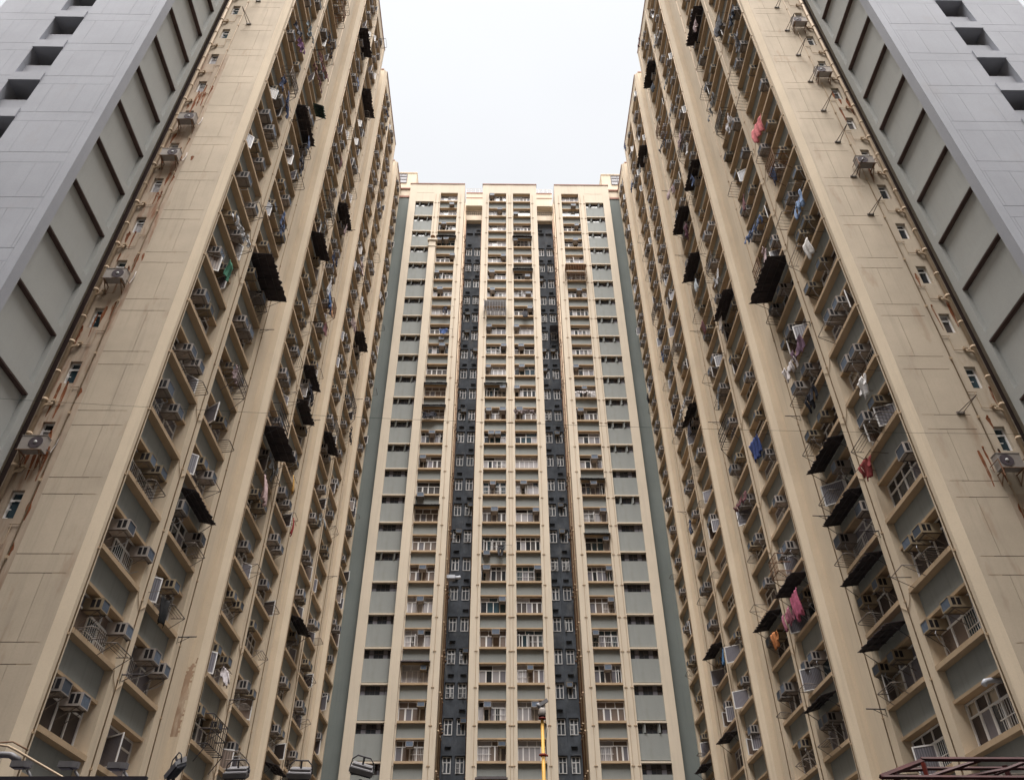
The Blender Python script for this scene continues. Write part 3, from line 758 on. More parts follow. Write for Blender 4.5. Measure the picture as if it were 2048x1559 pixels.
# ------------------------------------------------------------------ awnings
def awning(W, proj, mat_, loc, rz, label, corr=True, drop=.5, seed=0):
    root = empty('awning', loc, rz); r = random.Random(seed)
    a = MB(); n = 34; vs = []; fs = []
    for j in range(2):
        for i in range(n+1):
            x = -W/2 + W*i/n; wav = .007*math.sin(i*math.pi/1.0+.4) if corr else 0
            rag = r.uniform(-.09, .07) if j else 0
            y = .0 if j == 0 else -proj + rag
            z = 0 if j == 0 else -drop + .3*rag
            vs.append((x, y, z + (.008 if i % 2 else 0)))
    m = len(vs); vs += [(x, y, z-.02) for x, y, z in vs]
    for i in range(n):
        fs += [(i, i+1, n+2+i, n+1+i), (m+i, m+n+1+i, m+n+2+i, m+i+1)]
        fs += [(i, m+i, m+i+1, i+1), (n+1+i, n+2+i, m+n+2+i, m+n+1+i)]
    fs += [(0, n+1, m+n+1, m), (n, m+n, m+2*n+1, 2*n+1)]
    a.add(vs, fs); a.build('awning_sheet', mat_, root)
    f = MB()
    for x in [-W/2+.06 + (W-.12)*i/4 for i in range(5)]: f.bar((x, 0, -.045), (x, -proj+.06, -drop-.03), .03)
    for t in (.35, .7): f.bar((-W/2+.03, -proj*t, -drop*t-.06), (W/2-.03, -proj*t, -drop*t-.06), .025)
    for x in (-W/2+.06, W/2-.06): f.bar((x, .0, -.75), (x, -proj*.8, -drop*.8-.06), .025)
    f.build('awning_frame', M['darkmetal'], root)
    return thing(root, label, 'awning', 'awnings over the windows')
AWL = {-1: [(1,-1),(1,4,1),(2,2,1),(3,5),(3,4),(4,5),(1,9),(3,17),(3,11),(2,8),(2,18),(5,10),(4,0),(4,-3)],
       1: [(3,9),(2,6),(4,6),(3,11),(2,11),(3,19),(1,14),(4,18),(1,4,1),(1,0),(1,-1),(1,-2),(1,-3),(2,-1),(3,-1),(2,-3),(6,-2),(5,-2),(5,0)]}
for s in (-1, 1):
    for i, t in enumerate(AWL[s]):
        b, k = t[:2]; big = len(t) > 2
        p = wing_pos(s, b, bay_centre(b)+rng.uniform(-.1, .1), k, -.24 if not big else -.2, 2.1)
        awning(rng.uniform(2.5, 3.1) if not big else 3.4, rng.uniform(.75, .95) if not big else 1.2, M['awning'], p, wing_rz(s),
               '%sdark awning over the %s' % ('big ragged ' if big else 'plain ', where(s, b, k)), True, rng.uniform(.08, .26), i+50*(s+1))
p = wing_pos(-1, 1, 7.2, 10, .0, 2.9)
awning(1.0, .75, M['greensheet'], p, wing_rz(-1), 'small green sheet awning over the ' + where(-1, 1, 10), False, .35)
for x, k, col in ((-7.36, 19, 'first'), (1.455, 19, 'third'), (1.455, 17, 'third'), (-7.36, 11, 'first'), (-7.36, 10, 'first'), (-7.36, 6, 'first'), (-7.36, 1, 'first'),
                  (-1.46, 11, 'second'), (7.36, 7, 'fourth'), (7.36, 5, 'fourth'), (-1.46, -2, 'second')):
    awning(2.3, .55, M['awning'], (CX+x, TY+.18, S0+FL*k+1.78), 0, 'dark narrow awning over the %s, central block, %s column from left' % (win_no(k+2), col), True, .28, k)

# ------------------------------------------------------------------ laundry racks and poles
def rack_mesh(v):
    q = MB(); w, d = ((1.15, .62), (.95, .70), (1.3, .5), (.9, .55))[v]; t = .018
    if v in (0, 3):
        pts = [(-w/2, .02, 0), (-w/2, -d+.08, .06), (-w/2+.08, -d, .07), (w/2-.08, -d, .07), (w/2, -d+.08, .06), (w/2, .02, 0)]
        q.tube(pts, t, 6)
        for i in range(1, 6): x = -w/2+w*i/6; q.tube([(x, .02, 0), (x, -d, .07)], t*.6, 5)
        q.bar((-w/2, .02, .0), (w/2, .02, 0), .03)
    else:
        q.tube([(-w/2, .02, .25), (-w/2, -d, .25), (w/2, -d, .25), (w/2, .02, .25)], t, 6)
        q.tube([(-w/2, .02, -.15), (-w/2, -d, .25)], t*.8, 5); q.tube([(w/2, .02, -.15), (w/2, -d, .25)], t*.8, 5)
        if v == 2:
            for i in range(1, 4): q.tube([(-w/2, -d*i/4, .25), (w/2, -d*i/4, .25)], t*.5, 5)
    return q.mesh('laundry_rack', [M['rack']])
RK = [rack_mesh(v) for v in range(4)]
RL = """-1 0 5 2.6;-1 0 4 2.4;-1 1 6 5.6;-1 0 1 1.0;-1 0 1 2.75;-1 1 3 5.6;-1 2 7 2.5;-1 2 6 2.3;-1 2 5 2.3;-1 3 6 6.6;-1 1 4 6.3;-1 4 11 2.2;-1 0 -1 1.6;-1 1 0 6.1;-1 0 -3 .9;-1 0 -3 2.85;
-1 1 -1 6.6;-1 3 -2 5.3;1 0 12 2.9;1 0 10 2.9;1 0 9 2.9;1 1 12 7.2;1 0 7 2.9;1 0 5 2.8;1 1 8 7.1;1 0 5 1.2;1 3 8 6.7;1 3 6 7.1;1 0 4 2.9;1 0 2 2.2;1 0 0 2.8;1 0 0 1.1;1 1 2 6.8;
1 1 1 7.1;1 1 0 6.9;1 0 -2 2.7;1 1 -1 6.9;1 1 -3 6.5;1 0 -2 1.0;1 2 -3 1.9;1 3 -2 6.6;1 3 -3 5.2;1 3 8 5.4;1 5 4 6.0;1 3 1 6.1;1 2 0 2.9;1 4 5 2.4;1 4 6 2.3;1 6 -1 1.6;1 6 1 1.6;1 5 7 6.4;
-1 4 13 2.7;-1 5 12 6.6;-1 6 11 2.4;-1 4 8 2.6;1 6 10 1.6;1 5 10 6.8;-1 5 15 6.8;-1 4 17 2.6;1 4 15 2.5;1 5 14 6.6;-1 3 14 6.9;1 2 9 2.6;-1 6 6 2.3;-1 6 14 2.2;1 6 4 2.3;1 6 14 2.2;-1 5 4 6.7;-1 2 14 2.7;-1 3 0 6.7;-1 5 1 6.6"""
rk = {}
for rec in RL.replace('\n', '').split(';'):
    t = rec.split(); s, b, k, o = int(t[0]), int(t[1]), int(t[2]), float(t[3])
    rk.setdefault((s, b, k), []).append(o)
r3 = random.Random(9)
while len(rk) < 112:
    s, b = r3.choice((-1, 1)), r3.choice((0, 1, 1, 2, 2, 3, 3, 4, 5)); k = r3.choice(visible_rows(s, b))
    if (s, b, k) not in rk: rk[s, b, k] = [(2.6 if b % 2 == 0 else 6.7) + r3.uniform(-.5, .2)]
for (s, b, k), l in rk.items():
    for o in sorted(l):
        v = rng.randrange(4)
        ob = link('laundry_rack', RK[v], None, wing_pos(s, b, o, k, .03, -.02), wing_rz(s))
        side = '' if len(l) == 1 else ('nearer ' if o == min(l) else 'farther ')
        thing(ob, '%ssteel laundry rack below the %s' % (side, where(s, b, k)), 'laundry rack', 'laundry racks below the windows')
pole = MB(); pole.bar((0, .05, 0), (0, -.72, .02), .035); pole.bar((0, -.05, -.22), (0, -.45, 0), .02); pole.box(-.03, .03, .0, .05, -.28, .05)
pm = pole.mesh('pole_bracket', [M['darkmetal']])
PB = [(-1,1,-3,4.3),(-1,1,4,8.0),(-1,1,5,8.0),(-1,1,6,4.35),(-1,1,9,4.4),(-1,3,5,8.0),(-1,3,7,4.4),(-1,2,-2,4.0),(-1,1,12,4.4),(1,1,-3,8.0),(1,1,2,8.0),(1,1,3,4.3),(1,3,5,8.0),(1,1,0,8.0),(1,3,8,8.0),(1,2,6,4.2),
      (1,3,11,8.0),(1,1,8,4.4),(1,1,-1,4.35),(1,3,14,8.0),(-1,3,12,8.0),(-1,1,-2,8.0),(1,5,5,8.1),(-1,5,9,8.1),(-1,5,3,8.1)]
for s, b, k, o in PB:
    ob = link('pole_bracket', pm, None, wing_pos(s, b, o, k, 0., -.05), wing_rz(s))
    thing(ob, 'black pole bracket, %s, %s' % ('far edge' if o > 7.9 else 'pilaster', where(s, b, k)), 'pole bracket', 'pole brackets on the pilasters')

# ------------------------------------------------------------------ washing
def garment(kind, seed):
    r = random.Random(seed); q = MB()
    def sheet(w, h, z0, x0, y0, folds, amp, taper=1.0, rag=.04, nx=14, nz=10):
        vs = []; fs = []
        ph = r.uniform(0, 6)
        for j in range(nz+1):
            t = j/nz; ww = w*(1+(taper-1)*t)
            for i in range(nx+1):
                u = i/nx
                x = x0 + (u-.5)*ww + .03*math.sin(5*t+ph)
                y = y0 + amp*(.3+.7*t)*math.sin(u*folds*2*math.pi+ph+1.5*t) + .05*math.sin(3*t+ph)
                z = z0 - h*t + (rag*math.sin(u*9+ph)+r.uniform(-rag, rag)*.5 if j == nz else 0)
                vs.append((x, y, z))
        m = len(vs); vs += [(x, y+.025, z) for x, y, z in vs]; W_ = nx+1
        for j in range(nz):
            for i in range(nx):
                a = j*W_+i; fs += [(a, a+1, a+W_+1, a+W_), (m+a, m+a+W_, m+a+W_+1, m+a+1)]
        for i in range(nx): fs += [(i, m+i, m+i+1, i+1), (nz*W_+i, nz*W_+i+1, m+nz*W_+i+1, m+nz*W_+i)]
        for j in range(nz): fs += [(j*W_, (j+1)*W_, m+(j+1)*W_, m+j*W_), (j*W_+nx, m+j*W_+nx, m+(j+1)*W_+nx, (j+1)*W_+nx)]
        q.add(vs, fs, 0, True)
    if kind == 'trousers':
        sheet(.44, .28, 0, 0, 0, 1, .05); sheet(.23, .78, -.26, -.12, 0, 1, .05, .8); sheet(.23, .74, -.26, .12, .02, 1, .05, .8)
    elif kind == 'shirt':
        sheet(.52, .72, 0, 0, 0, 1.5, .06, 1.05); sheet(.2, .46, -.03, -.34, .03, 1, .04, .8); sheet(.2, .44, -.03, .34, -.02, 1, .04, .8)
    elif kind == 'sheet': sheet(1.25, 1.15, 0, 0, 0, 3, .09, .86, .09, 24, 14)
    elif kind == 'towel': sheet(.55, .95, 0, 0, 0, 1.5, .05, .95)
    elif kind == 'bundle':
        for i in range(5): sheet(r.uniform(.25, .4), r.uniform(.45, .8), r.uniform(-.05, .05), -.5+.25*i, r.uniform(-.12, .12), 1, .05, r.uniform(.75, 1.1))
    elif kind == 'row':
        for i in range(9): sheet(.17, r.uniform(.25, .55), 0, -.9+.22*i, r.uniform(-.06, .06), 1, .03, r.uniform(.8, 1.2), .03, 6, 5)
    return q
CL = [('trousers',(.035,.05,.12),-1,0,8,1.2,1.75,'blue jeans'),('bundle',(.06,.09,.20),-1,0,8,2.4,1.45,'blue denim clothes'),('shirt',(.16,.05,.16),-1,0,10,1.9,1.5,'purple shirt'),
 ('bundle',(.13,.17,.20),-1,0,11,2.4,1.4,'blue-grey clothes'),('shirt',(.03,.03,.05),-1,0,10,.9,1.5,'dark shirt'),('bundle',(.02,.03,.08),-1,3,9,5.2,1.6,'navy clothes'),
 ('sheet',(.55,.56,.62),-1,3,8,5.2,1.75,'white bed sheet'),('sheet',(.03,.10,.28),-1,3,8,6.0,1.2,'bright blue sheet'),('towel',(.55,.26,.10),-1,3,8,6.9,1.1,'orange towel'),
 ('sheet',(.50,.33,.33),-1,2,1,1.2,1.95,'pink patterned sheet'),('towel',(.45,.02,.02),-1,3,2,7.2,.3,'small red cloth'),('towel',(.60,.30,.02),-1,3,2,5.7,2.3,'yellow cloth'),
 ('towel',(.012,.012,.014),-1,1,-2,5.0,.2,'black cloth'),('shirt',(.5,.45,.48),-1,2,-2,1.5,.5,'white shirt'),('shirt',(.01,.012,.05),-1,4,21,1.4,.6,'navy cap-like bundle'),
 ('towel',(.02,.16,.09),-1,0,3,1.9,1.0,'green cloth'),('bundle',(.05,.05,.07),-1,1,8,6.4,1.5,'dark clothes'),
 ('sheet',(.55,.10,.11),1,0,7,2.2,2.1,'pinkish red sheet'),('bundle',(.15,.25,.45),1,0,4,.9,1.9,'blue and white clothes'),('towel',(.6,.57,.55),1,0,3,1.5,2.4,'white cloth'),
 ('shirt',(.62,.6,.6),1,0,0,1.2,2.1,'white undershirt'),('bundle',(.015,.017,.03),1,1,1,5.6,2.2,'black clothes'),('shirt',(.25,.02,.02),1,0,-1,2.9,2.2,'red shirt with black'),
 ('sheet',(.02,.05,.22),1,2,2,1.7,2.3,'blue sheet'),('sheet',(.55,.08,.20),1,2,-1,1.2,1.3,'bright pink blanket'),('bundle',(.45,.12,.2),1,2,-1,2.6,.95,'pink clothes'),
 ('shirt',(.65,.20,.02),1,3,-1,5.2,.9,'orange shirt'),('bundle',(.5,.45,.45),1,1,2,6.5,2.0,'pale washing'),('shirt',(.55,.55,.56),1,2,12,1.1,1.7,'white shirt'),
 ('bundle',(.02,.03,.06),1,0,11,.9,.9,'navy clothes'),('bundle',(.12,.12,.14),1,0,10,1.2,1.3,'black and white clothes'),('bundle',(.5,.48,.5),1,1,9,5.2,1.5,'white clothes'),
 ('bundle',(.16,.08,.14),1,1,2,5.4,2.3,'purple clothes'),('towel',(.4,.45,.5),1,3,8,5.4,2.5,'pale blue towel'),('sheet',(.09,.09,.11),1,0,12,2.6,.8,'dark plaid blanket'),
 ('bundle',(.13,.04,.07),1,3,10,5.0,2.3,'maroon clothes'),('towel',(.02,.12,.28),1,4,0,3.3,1.0,'blue bag-like cloth'),('shirt',(.02,.02,.03),1,6,10,1.8,2.0,'black shirt'),('towel',(.04,.05,.07),1,3,18,5.5,1.7,'dark towel')]
PAL = [((.36,.36,.38),'white'),((.03,.03,.05),'black'),((.06,.10,.22),'blue'),((.35,.30,.26),'beige'),((.16,.05,.06),'maroon'),((.18,.19,.2),'grey'),((.4,.28,.3),'pink')]
used = {(t[2], t[3], t[4]) for t in CL}
r2 = random.Random(5)
while len(CL) < 84:
    s, b = r2.choice((-1, 1)), r2.choice((0, 1, 1, 2, 2, 3, 3, 4, 5)); k = r2.choice([q for q in visible_rows(s, b) if q > 1])
    if (s, b, k) in used: continue
    used.add((s, b, k)); c, nm = r2.choice(PAL); kd = r2.choice(('shirt', 'bundle', 'row', 'row', 'towel', 'trousers'))
    CL.append((kd, c, s, b, k, (1.2 if b % 2 == 0 else 5.4) + r2.uniform(0, 1.6), r2.uniform(.5, 1.5), nm + {'shirt': ' shirt', 'bundle': ' clothes', 'row': ' garments', 'towel': ' towel', 'trousers': ' trousers'}[kd]))
GM = {}
for i, (kind, col, s, b, k, o, dz, nm) in enumerate(CL):
    me = garment(kind, i).mesh('washing', [cloth('cloth_' + nm.replace(' ', '_'), col)])
    ob = link('washing', me, None, wing_pos(s, b, o, k, .45, dz), wing_rz(s) + rng.uniform(-.22, .22))
    thing(ob, '%s outside the %s' % (nm, where(s, b, k)), 'washing', 'washing hung from the windows')
    a = D.objects.new('drying_pole', None)
    q = MB(); q.tube([(-.75, 0, .03), (.75, 0, .03)], .014, 5); q.tube([(-.6, 0, .03), (-.6, .75, -.05)], .012, 5); q.tube([(.6, 0, .03), (.6, .75, -.05)], .012, 5)
    D.objects.remove(a)
    ob2 = link('drying_pole', q.mesh('drying_pole', [M['rack']]), None, wing_pos(s, b, o, k, .45, dz), wing_rz(s))
    thing(ob2, 'pole with %s, %s' % (nm, where(s, b, k)), 'drying pole', 'drying poles with washing')
for i, (kind, col, x, k, dz, nm) in enumerate([('trousers',(.03,.03,.05),-6.9,15,.9,'dark trousers'),('shirt',(.04,.10,.30),-6.9,14,.4,'blue shirt'),('bundle',(.02,.02,.03),-7.7,10,.5,'black clothes'),
        ('row',(.52,.48,.48),7.3,11,.5,'row of small white clothes'),('towel',(.03,.03,.04),1.6,15,.3,'dark cloth'),('row',(.16,.12,.12),1.3,10,.9,'row of dark clothes'),('trousers',(.05,.05,.06),-.9,5,.3,'grey trousers')]):
    me = garment(kind, 200+i).mesh('washing', [cloth('cloth_' + nm.replace(' ', '_'), col)])
    col_ = 'first' if x < -5 else 'second' if x < 0 else 'third' if x < 5 else 'fourth'
    ob = link('washing', me, None, (CX+x, TY-.4, S0+FL*k+dz), 0)
    thing(ob, '%s below the %s, central block, %s column from left' % (nm, win_no(k+2), col_), 'washing', 'washing hung from the windows')
    q = MB(); q.tube([(-1., 0, .02), (1., 0, .02)], .014, 5); q.tube([(-.9, 0, .02), (-.9, .6, -.05)], .012, 5); q.tube([(.9, 0, .02), (.9, .6, -.05)], .012, 5)
    ob = q.build('drying_pole', M['rack'], None, (CX+x, TY-.4, S0+FL*k+dz))
    thing(ob, 'pole with %s, %s, central block, %s column from left' % (nm, win_no(k+2), col_), 'drying pole', 'drying poles with washing')
# projecting window cages
def cage(x, y, z, w, d, h, label, mt, roof=True):
    q = MB()
    X = [-w/2+w*i/8 for i in range(9)]
    for zz in (0, h*.5, h):
        q.bar((-w/2, 0, zz), (-w/2, -d, zz), .035); q.bar((w/2, 0, zz), (w/2, -d, zz), .035); q.bar((-w/2, -d, zz), (w/2, -d, zz), .035)
    for xx in X: q.bar((xx, -d, 0), (xx, -d, h), .022); q.bar((xx, 0, 0), (xx, -d, 0), .022)
    for t in (-1, 1): q.bar((t*w/2, 0, -.7), (t*w/2, -d, 0), .03)
    if roof: q.box(-w/2-.02, w/2+.02, -d-.02, 0, h, h+.03)
    for t in (.25, .75): q.bar((-w/2, -d, h*t), (w/2, -d, h*t), .018)
    thing(q.build('window_cage', mt, None, (x, y, z)), label, 'window cage', 'projecting window cages')
cage(CX-1.6, TY, S0+FL*15-.1, 2.3, .8, 1.5, 'steel window cage projecting from the central column of the central block', M['bluewhite'])
cage(CX+7.3, TY, S0+FL*17-.1, 2.3, .9, 1.7, 'rusty window cage projecting high on the central block, right side', M['rustpipe'])
cage(CX+4.9, 64.1, S0+FL*15+.0, .9, .9, 1.4, 'dark window cage inside the right light well', M['darkmetal'])

for i, (s, b, k, o) in enumerate([(-1,1,2,6.2),(-1,2,3,1.8),(-1,3,8,6.4),(-1,4,6,1.8),(-1,2,10,2.0),(-1,1,15,6.0),(-1,0,9,2.2),(-1,5,8,6.3),(1,1,5,6.6),(1,2,8,1.8),(1,3,4,6.2),(1,0,6,1.7),(1,4,9,1.9),(1,2,13,2.0),(1,3,16,6.0),(1,1,10,6.2),(1,5,12,6.2),(1,2,0,2.4),(-1,3,-3,6.0),(-1,2,-3,2.2)]):
    w_ = (1.5, 2.2, 1.1)[i % 3]; h_ = (.75, 1.2, .95)[i % 3]; d_ = (.55, .45, .7)[i % 3]
    cage(0, 0, 0, w_, d_, h_, 'barred steel cage projecting from the ' + where(s, b, k), (M['rack'], M['darkmetal'], M['rustpipe'])[i % 3], False)
    o_ = C.objects[-1]; o_.location = wing_pos(s, b, o, k, .0, .02); o_.rotation_euler = (0, 0, wing_rz(s))

# ------------------------------------------------------------------ things near the camera at the bottom of the view
def at(u, v, Y):
    d = AX[0]*((u-1024)/FPX) + AX[1]*((779.5-v)/FPX) + AX[2]
    return d*(Y/d.y)
# dark canopy roof, bottom left
c = MB(); pa = at(288, 1557, 11.); 
c.box(-14, pa.x, 11.0, 16.5, pa.z-.22, pa.z); c.box(-14, pa.x+.05, 10.93, 11.0, pa.z-.30, pa.z+.02)
for x in (-12, -9, -6): c.box(x-.08, x+.08, 12.4, 12.56, -EYE, pa.z-.22)
thing(c.build('canopy', M['roofing']), 'dark flat canopy whose edge runs along the bottom left', 'canopy')
def head_lamp(u, v, label):
    p = at(u, v, 11.4); root = empty('street_lamp', (p.x, p.y, pa.z)); root.scale = (.68, .68, 1)
    z = p.z - pa.z
    a = MB(); a.tube([(.25, 0, 0), (.22, 0, z-.12), (.12, 0, z-.05)], .022, 7); a.build('arm', M['lamp'], root)
    h = MB()
    h.prism([(-.20, -.10), (-.20, .10), (.06, .10), (.16, .05), (.16, -.05), (.06, -.10)], z-.02, z+.055); h.build('lamp_head', M['lamp'], root)
    g = MB(); g.box(-.17, .04, -.08, .08, z-.032, z-.021); g.build('lens', M['lampglass'], root)
    thing(root, label, 'lamp', 'lamps above the canopy')
head_lamp(45, 1531, 'flat grey lamp head above the canopy, leftmost of three')
head_lamp(140, 1532, 'flat grey lamp head above the canopy, middle of three')
head_lamp(238, 1534, 'flat grey lamp head above the canopy, rightmost of three')
def flood(u, v, rz, roll, label):
    p = at(u, v, 12.0); root = empty('floodlight', (p.x, p.y, -EYE), rz); root.scale = (.78, .78, 1); z = p.z+EYE
    b = MB(); b.tube([(0, 0, 0), (0, 0, z-.12)], .03, 8); b.build('mast', M['darkmetal'], root)
    Mx = Matrix.Translation((0, 0, z)) @ Matrix.Rotation(roll, 4, 'Y') @ Matrix.Rotation(R(22), 4, 'X') @ Matrix.Diagonal((1, 1, .78, 1))
    h = MB(); h.box(-.20, .20, -.10, .10, -.02, .05, 0, Mx); h.box(-.18, .18, -.04, .12, .05, .09, 0, Mx); h.box(-.215, .215, -.115, -.10, -.045, .04, 0, Mx); h.build('housing', M['lamp'], root)
    g = MB(); g.box(-.19, .19, -.09, .09, -.075, -.021, 0, Mx)
    for i in range(13): g.box(-.19+.0305*i, -.185+.0305*i, -.095, .095, -.088, -.074, 0, Mx)
    g.build('louvre', M['lampglass'], root)
    k = MB(); k.tube([Mx @ Vector(q) for q in ((-.21, .0, .0), (-.20, .02, .14), (-.12, .03, .22), (.12, .03, .22), (.20, .02, .14), (.21, 0, 0))], .011, 6)
    k.bar(Mx @ Vector((0, .03, .06)), Mx @ Vector((0, .03, .22)), .025); k.build('yoke', M['darkmetal'], root)
    thing(root, label, 'floodlight', 'floodlights on masts')
flood(352, 1536, R(-50), R(-16), 'floodlight turned sideways, leftmost of four along the bottom edge')
flood(474, 1546, R(-6), R(0), 'floodlight on a thin mast, second from left along the bottom edge')
flood(600, 1547, R(2), R(1), 'floodlight on a thin mast, third from left along the bottom edge')
flood(723, 1539, R(8), R(10), 'tilted floodlight in front of the left stair windows, rightmost of four')
# beige roof pipes, bottom left
def roofpipe(px, Y, r, m, label, name):
    q = MB(); q.tube([at(u, v, Y) for u, v in px], r, 10); thing(q.build(name, m), label, 'pipe')
roofpipe([(-40, 1489), (0, 1489), (16, 1491), (32, 1499), (130, 1556), (150, 1568)], 13., .017, M['pipe'], 'cream handrail-like pipe bending down across the bottom left corner', 'bent_pipe')
roofpipe([(-40, 1484), (0, 1484), (26, 1482.5), (56, 1499)], 13.2, .012, M['rustpipe'], 'thin brown pipe just above the cream bent pipe, bottom left', 'thin_pipe')
roofpipe([(-20, 1509), (8, 1508), (22, 1509), (38, 1520)], 12.2, .045, M['lamp'], 'short thick grey duct end at the bottom left corner', 'white_duct')
# yellow camera mast
p = at(1084.5, 1437, 24.); root = empty('camera_mast', (p.x, p.y, -EYE)); zt = p.z+EYE
q = MB(); q.tube([(0, 0, 0), (0, 0, zt)], [.072, .045], 12); q.build('mast', M['yellow'], root)
q = MB(); q.lathe([(.055, zt-.02), (.11, zt+.0), (.11, zt+.03), (.06, zt+.05)], 12); q.tube([(-.12, 0, zt-.98), (.14, 0, zt-1.0)], .03, 6); q.lathe([(.075, zt-1.03), (.085, zt-.95)], 10); q.build('collar', M['orange'], root)
q = MB(); q.lathe([(.03, zt+.05), (.10, zt+.08), (.115, zt+.15), (.115, zt+.26), (.09, zt+.30)], 16); q.build('camera_housing', M['case'], root)
q = MB(); q.lathe([(.10, zt+.06), (.102, zt+.13)], 16); q.build('dome', M['black'], root)
q = MB(); Mx = Matrix.Translation((-.02, -.02, zt+.42)) @ Matrix.Rotation(R(-32), 4, 'Y')
q.box(-.05, .22, -.05, .05, -.05, .05, 0, Mx); q.lathe([(.075, 0), (.085, .06), (.07, .09)], 14, 0, Mx @ Matrix.Translation((-.05, 0, 0)) @ Matrix.Rotation(R(-90), 4, 'Y')); q.tube([(.02, 0, zt+.28), (0, 0, zt+.40)], .025, 8)
q.build('camera_head', M['lamp'], root)
q = MB(); q.tube([(.09, 0, zt+.02), (.13, 0, zt-.3), (.08, 0, zt-.7), (.10, 0, zt-1.)], .009, 5); q.build('cable', M['black'], root)
thing(root, 'yellow mast topped by a security camera in front of the central block', 'camera mast')
# red steel frame, bottom right
root = empty('steel_frame', (at(1900, 1540, 11.).x, 11.5, -EYE)); rl = root.location
def rp(u, v, Y): return at(u, v, Y) - rl
q = MB()
for a, b, Y0, Y1, w in (((1842, 1517), (2120, 1518), 11, 11, .042), ((1762, 1553), (1845, 1521), 10.6, 11, .05), ((1762, 1553), (2120, 1555), 10.6, 10.6, .04), ((1846, 1536), (2120, 1535), 11.4, 11.4, .035)):
    q.bar(rp(*a, Y0), rp(*b, Y1), w)
q.build('rail', M['red'], root)
q = MB()
for a, b in (((1860, 1552), (1960, 1519)), ((1990, 1547), (2060, 1519)), ((1935, 1552), (2020, 1536)), ((1800, 1540), (1850, 1537))): q.bar(rp(*a, 11.2), rp(*b, 11.2), .035)
q.build('brace', M['red'], root)
q = MB(); a = rp(1846, 1524, 10.9); b_ = rp(1856, 1559, 10.9); q.bar(a, b_ + (b_-a)*2, .045); q.build('post', M['orange'], root)
q = MB(); a = rp(2010, 1530, 11.3); q.bar(a, (a.x, a.y, 0), .06); a = rp(1790, 1545, 10.7); q.bar(a, (a.x, a.y, 0), .06); q.build('leg', M['red'], root)
thing(root, 'dark red steel frame with an orange post, bottom right corner', 'steel frame')
p = at(1955, 1508, 21.2)
q = MB(); q.box(-.36, .36, -.3, .3, -.28, .28); q.box(.12, .22, -.31, -.295, -.2, .2, 1); q.box(-.36, .36, -.31, .31, .28, .30)
o = q.build('water_tank', [M['case'], M['bluewhite']], None, (CX+HW-.33, 23.6, S0-FL*5+1.3))
thing(o, 'pale boxy unit fixed below the lowest window beside the right end wall', 'box unit')
q = MB(); q.tube([(0, .5, .05), (0, .2, .06), (0, -.02, .02), (0, -.1, -.08)], .085, 12)
o = q.build('exhaust_duct', M['bluewhite'], None, wing_pos(1, 0, 1.15, -4, .0, 1.40)); o.rotation_euler = (0, 0, wing_rz(1))
thing(o, 'white exhaust duct elbow at the lowest window beside the right end wall', 'exhaust duct')
# overhead wire across the court
q = MB(); a, b = at(-60, 793, 16.5), at(2110, 868, 16.5)
q.tube([a.lerp(b, t/16) + Vector((0, 0, -.25*(1-(2*t/16-1)**2))) for t in range(17)], .004, 5)
thing(q.build('overhead_wire', M['greensheet']), 'thin green wire strung across the court from side to side', 'wire')
# spare duct in the left light well
q = MB(); q.box(-.5, .2, -.3, .3, -.15, .15); q.tube([(.2, 0, 0), (.45, 0, 0), (.6, .1, .1)], .16, 10)
thing(q.build('kitchen_duct', M['bluewhite'], None, (CX-4.9, 61.6, S0+FL*4+.9)), 'grey kitchen duct box halfway down the left light well', 'duct')

# unseen block added behind the viewer to shade the court's lower storeys
bh = MB(); yb_ = -9.; HB = 76.
bh.box(-42, 44, yb_-14, yb_-.6, -EYE, HB)
for i in range(18): bh.box(-42+4.8*i, -40.4+4.8*i, yb_-.6, yb_, -EYE, HB)
root = empty('opposite_block', (CX, yb_-7, -EYE)); off = tuple(-v for v in root.location)
for k in range(-6, 20):
    for i in range(17): bh.box(-40.4+4.8*i, -37.2+4.8*i, yb_-.6, yb_-.25, S0+FL*k+1.5, S0+FL*(k+1))
bh.build('wall', [M['beige']], root, off)
bg_ = MB()
for i in range(17): bg_.box(-40.35+4.8*i, -37.25+4.8*i, yb_-.6, yb_-.56, 0, HB-2)
bg_.build('window_strip', [M['glass']], root, off)
thing(root, 'beige apartment block closing the court behind the viewer', 'apartment building')

# ------------------------------------------------------------------ ground and sky
g = MB(); g.add([(-900, -900, -EYE), (900, -900, -EYE), (900, 900, -EYE), (-900, 900, -EYE)], [(0, 1, 2, 3)])
o = g.build('ground', M['asphalt']); o['kind'] = 'structure'; o['label'] = 'dark asphalt ground between the blocks'

W = D.worlds.new('World'); bpy.context.scene.world = W; W.use_nodes = True
N = W.node_tree.nodes; L = W.node_tree.links; bg = N['Background']
sky = N.new('ShaderNodeTexSky'); sky.sky_type = 'NISHITA'; sky.sun_disc = False
SUN_EL, SUN_AZ = R(73), R(180)
sky.sun_elevation = SUN_EL; sky.sun_rotation = SUN_AZ; sky.air_density = 1.0; sky.dust_density = 6.0; sky.ozone_density = 1.0; sky.altitude = 0
hs = N.new('ShaderNodeHueSaturation'); hs.inputs['Saturation'].default_value = .22; hs.inputs['Value'].default_value = .28
L.new(sky.outputs['Color'], hs.inputs['Color'])
tc = N.new('ShaderNodeTexCoord'); nz = N.new('ShaderNodeTexNoise'); nz.inputs['Scale'].default_value = 1.6; nz.inputs['Detail'].default_value = 4
L.new(tc.outputs['Generated'], nz.inputs['Vector'])
mx = N.new('ShaderNodeMix'); mx.data_type = 'RGBA'; mx.blend_type = 'MIX'
OVER = 1.86
mx.inputs['B'].default_value = (OVER*.965, OVER*.985, OVER*1.015, 1)         # cloud deck
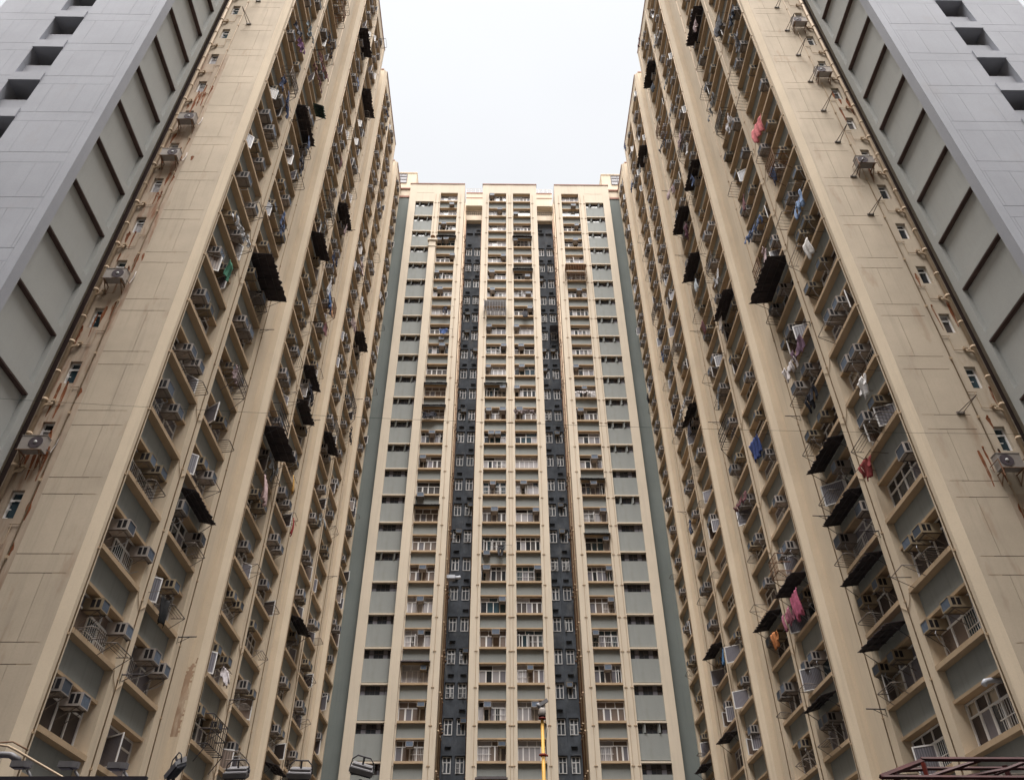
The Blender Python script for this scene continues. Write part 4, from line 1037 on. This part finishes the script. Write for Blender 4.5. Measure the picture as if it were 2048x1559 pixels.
mr = N.new('ShaderNodeMapRange'); mr.inputs['From Min'].default_value = .2; mr.inputs['From Max'].default_value = .8; mr.inputs['To Min'].default_value = .72; mr.inputs['To Max'].default_value = .92
L.new(nz.outputs['Fac'], mr.inputs['Value']); L.new(mr.outputs['Result'], mx.inputs['Factor'])
L.new(hs.outputs['Color'], mx.inputs['A'])
sx = N.new('ShaderNodeSeparateXYZ'); L.new(tc.outputs['Generated'], sx.inputs['Vector'])      # overcast: brightest overhead
ov = N.new('ShaderNodeMapRange'); ov.inputs['From Min'].default_value = 0; ov.inputs['From Max'].default_value = 1; ov.inputs['To Min'].default_value = .45; ov.inputs['To Max'].default_value = 1.
L.new(sx.outputs['Z'], ov.inputs['Value'])
vm = N.new('ShaderNodeVectorMath'); vm.operation = 'SCALE'; L.new(mx.outputs['Result'], vm.inputs[0]); L.new(ov.outputs['Result'], vm.inputs['Scale'])
L.new(vm.outputs['Vector'], bg.inputs['Color'])
bg.inputs['Strength'].default_value = .15

sl = D.lights.new('sun', 'SUN'); sl.energy = 3.0; sl.angle = R(50); sl.color = (1, .965, .925)
so = D.objects.new('sun', sl); C.objects.link(so)
dirv = Vector((math.sin(SUN_AZ)*math.cos(SUN_EL), math.cos(SUN_AZ)*math.cos(SUN_EL), math.sin(SUN_EL)))
so.rotation_euler = dirv.to_track_quat('Z', 'Y').to_euler(); so.location = (0, 0, 120)

# ------------------------------------------------------------------ camera
cam = D.cameras.new('camera'); co = D.objects.new('camera', cam); C.objects.link(co)
m = Matrix((AX[0], AX[1], -AX[2])).transposed().to_4x4(); co.matrix_world = m
cam.sensor_fit = 'HORIZONTAL'; cam.sensor_width = 36; cam.lens = 36*FPX/2048; cam.clip_start = .1; cam.clip_end = 3000
# lift the whole scene so the ground is z = 0
for o in C.objects:
    if o.parent is None: o.location.z += EYE
sc = bpy.context.scene; sc.camera = co
sc.view_settings.view_transform = 'Standard'; sc.view_settings.look = 'None'; sc.view_settings.exposure = 2.08; sc.view_settings.gamma = 1
sc.cycles.max_bounces = 6; sc.cycles.diffuse_bounces = 4
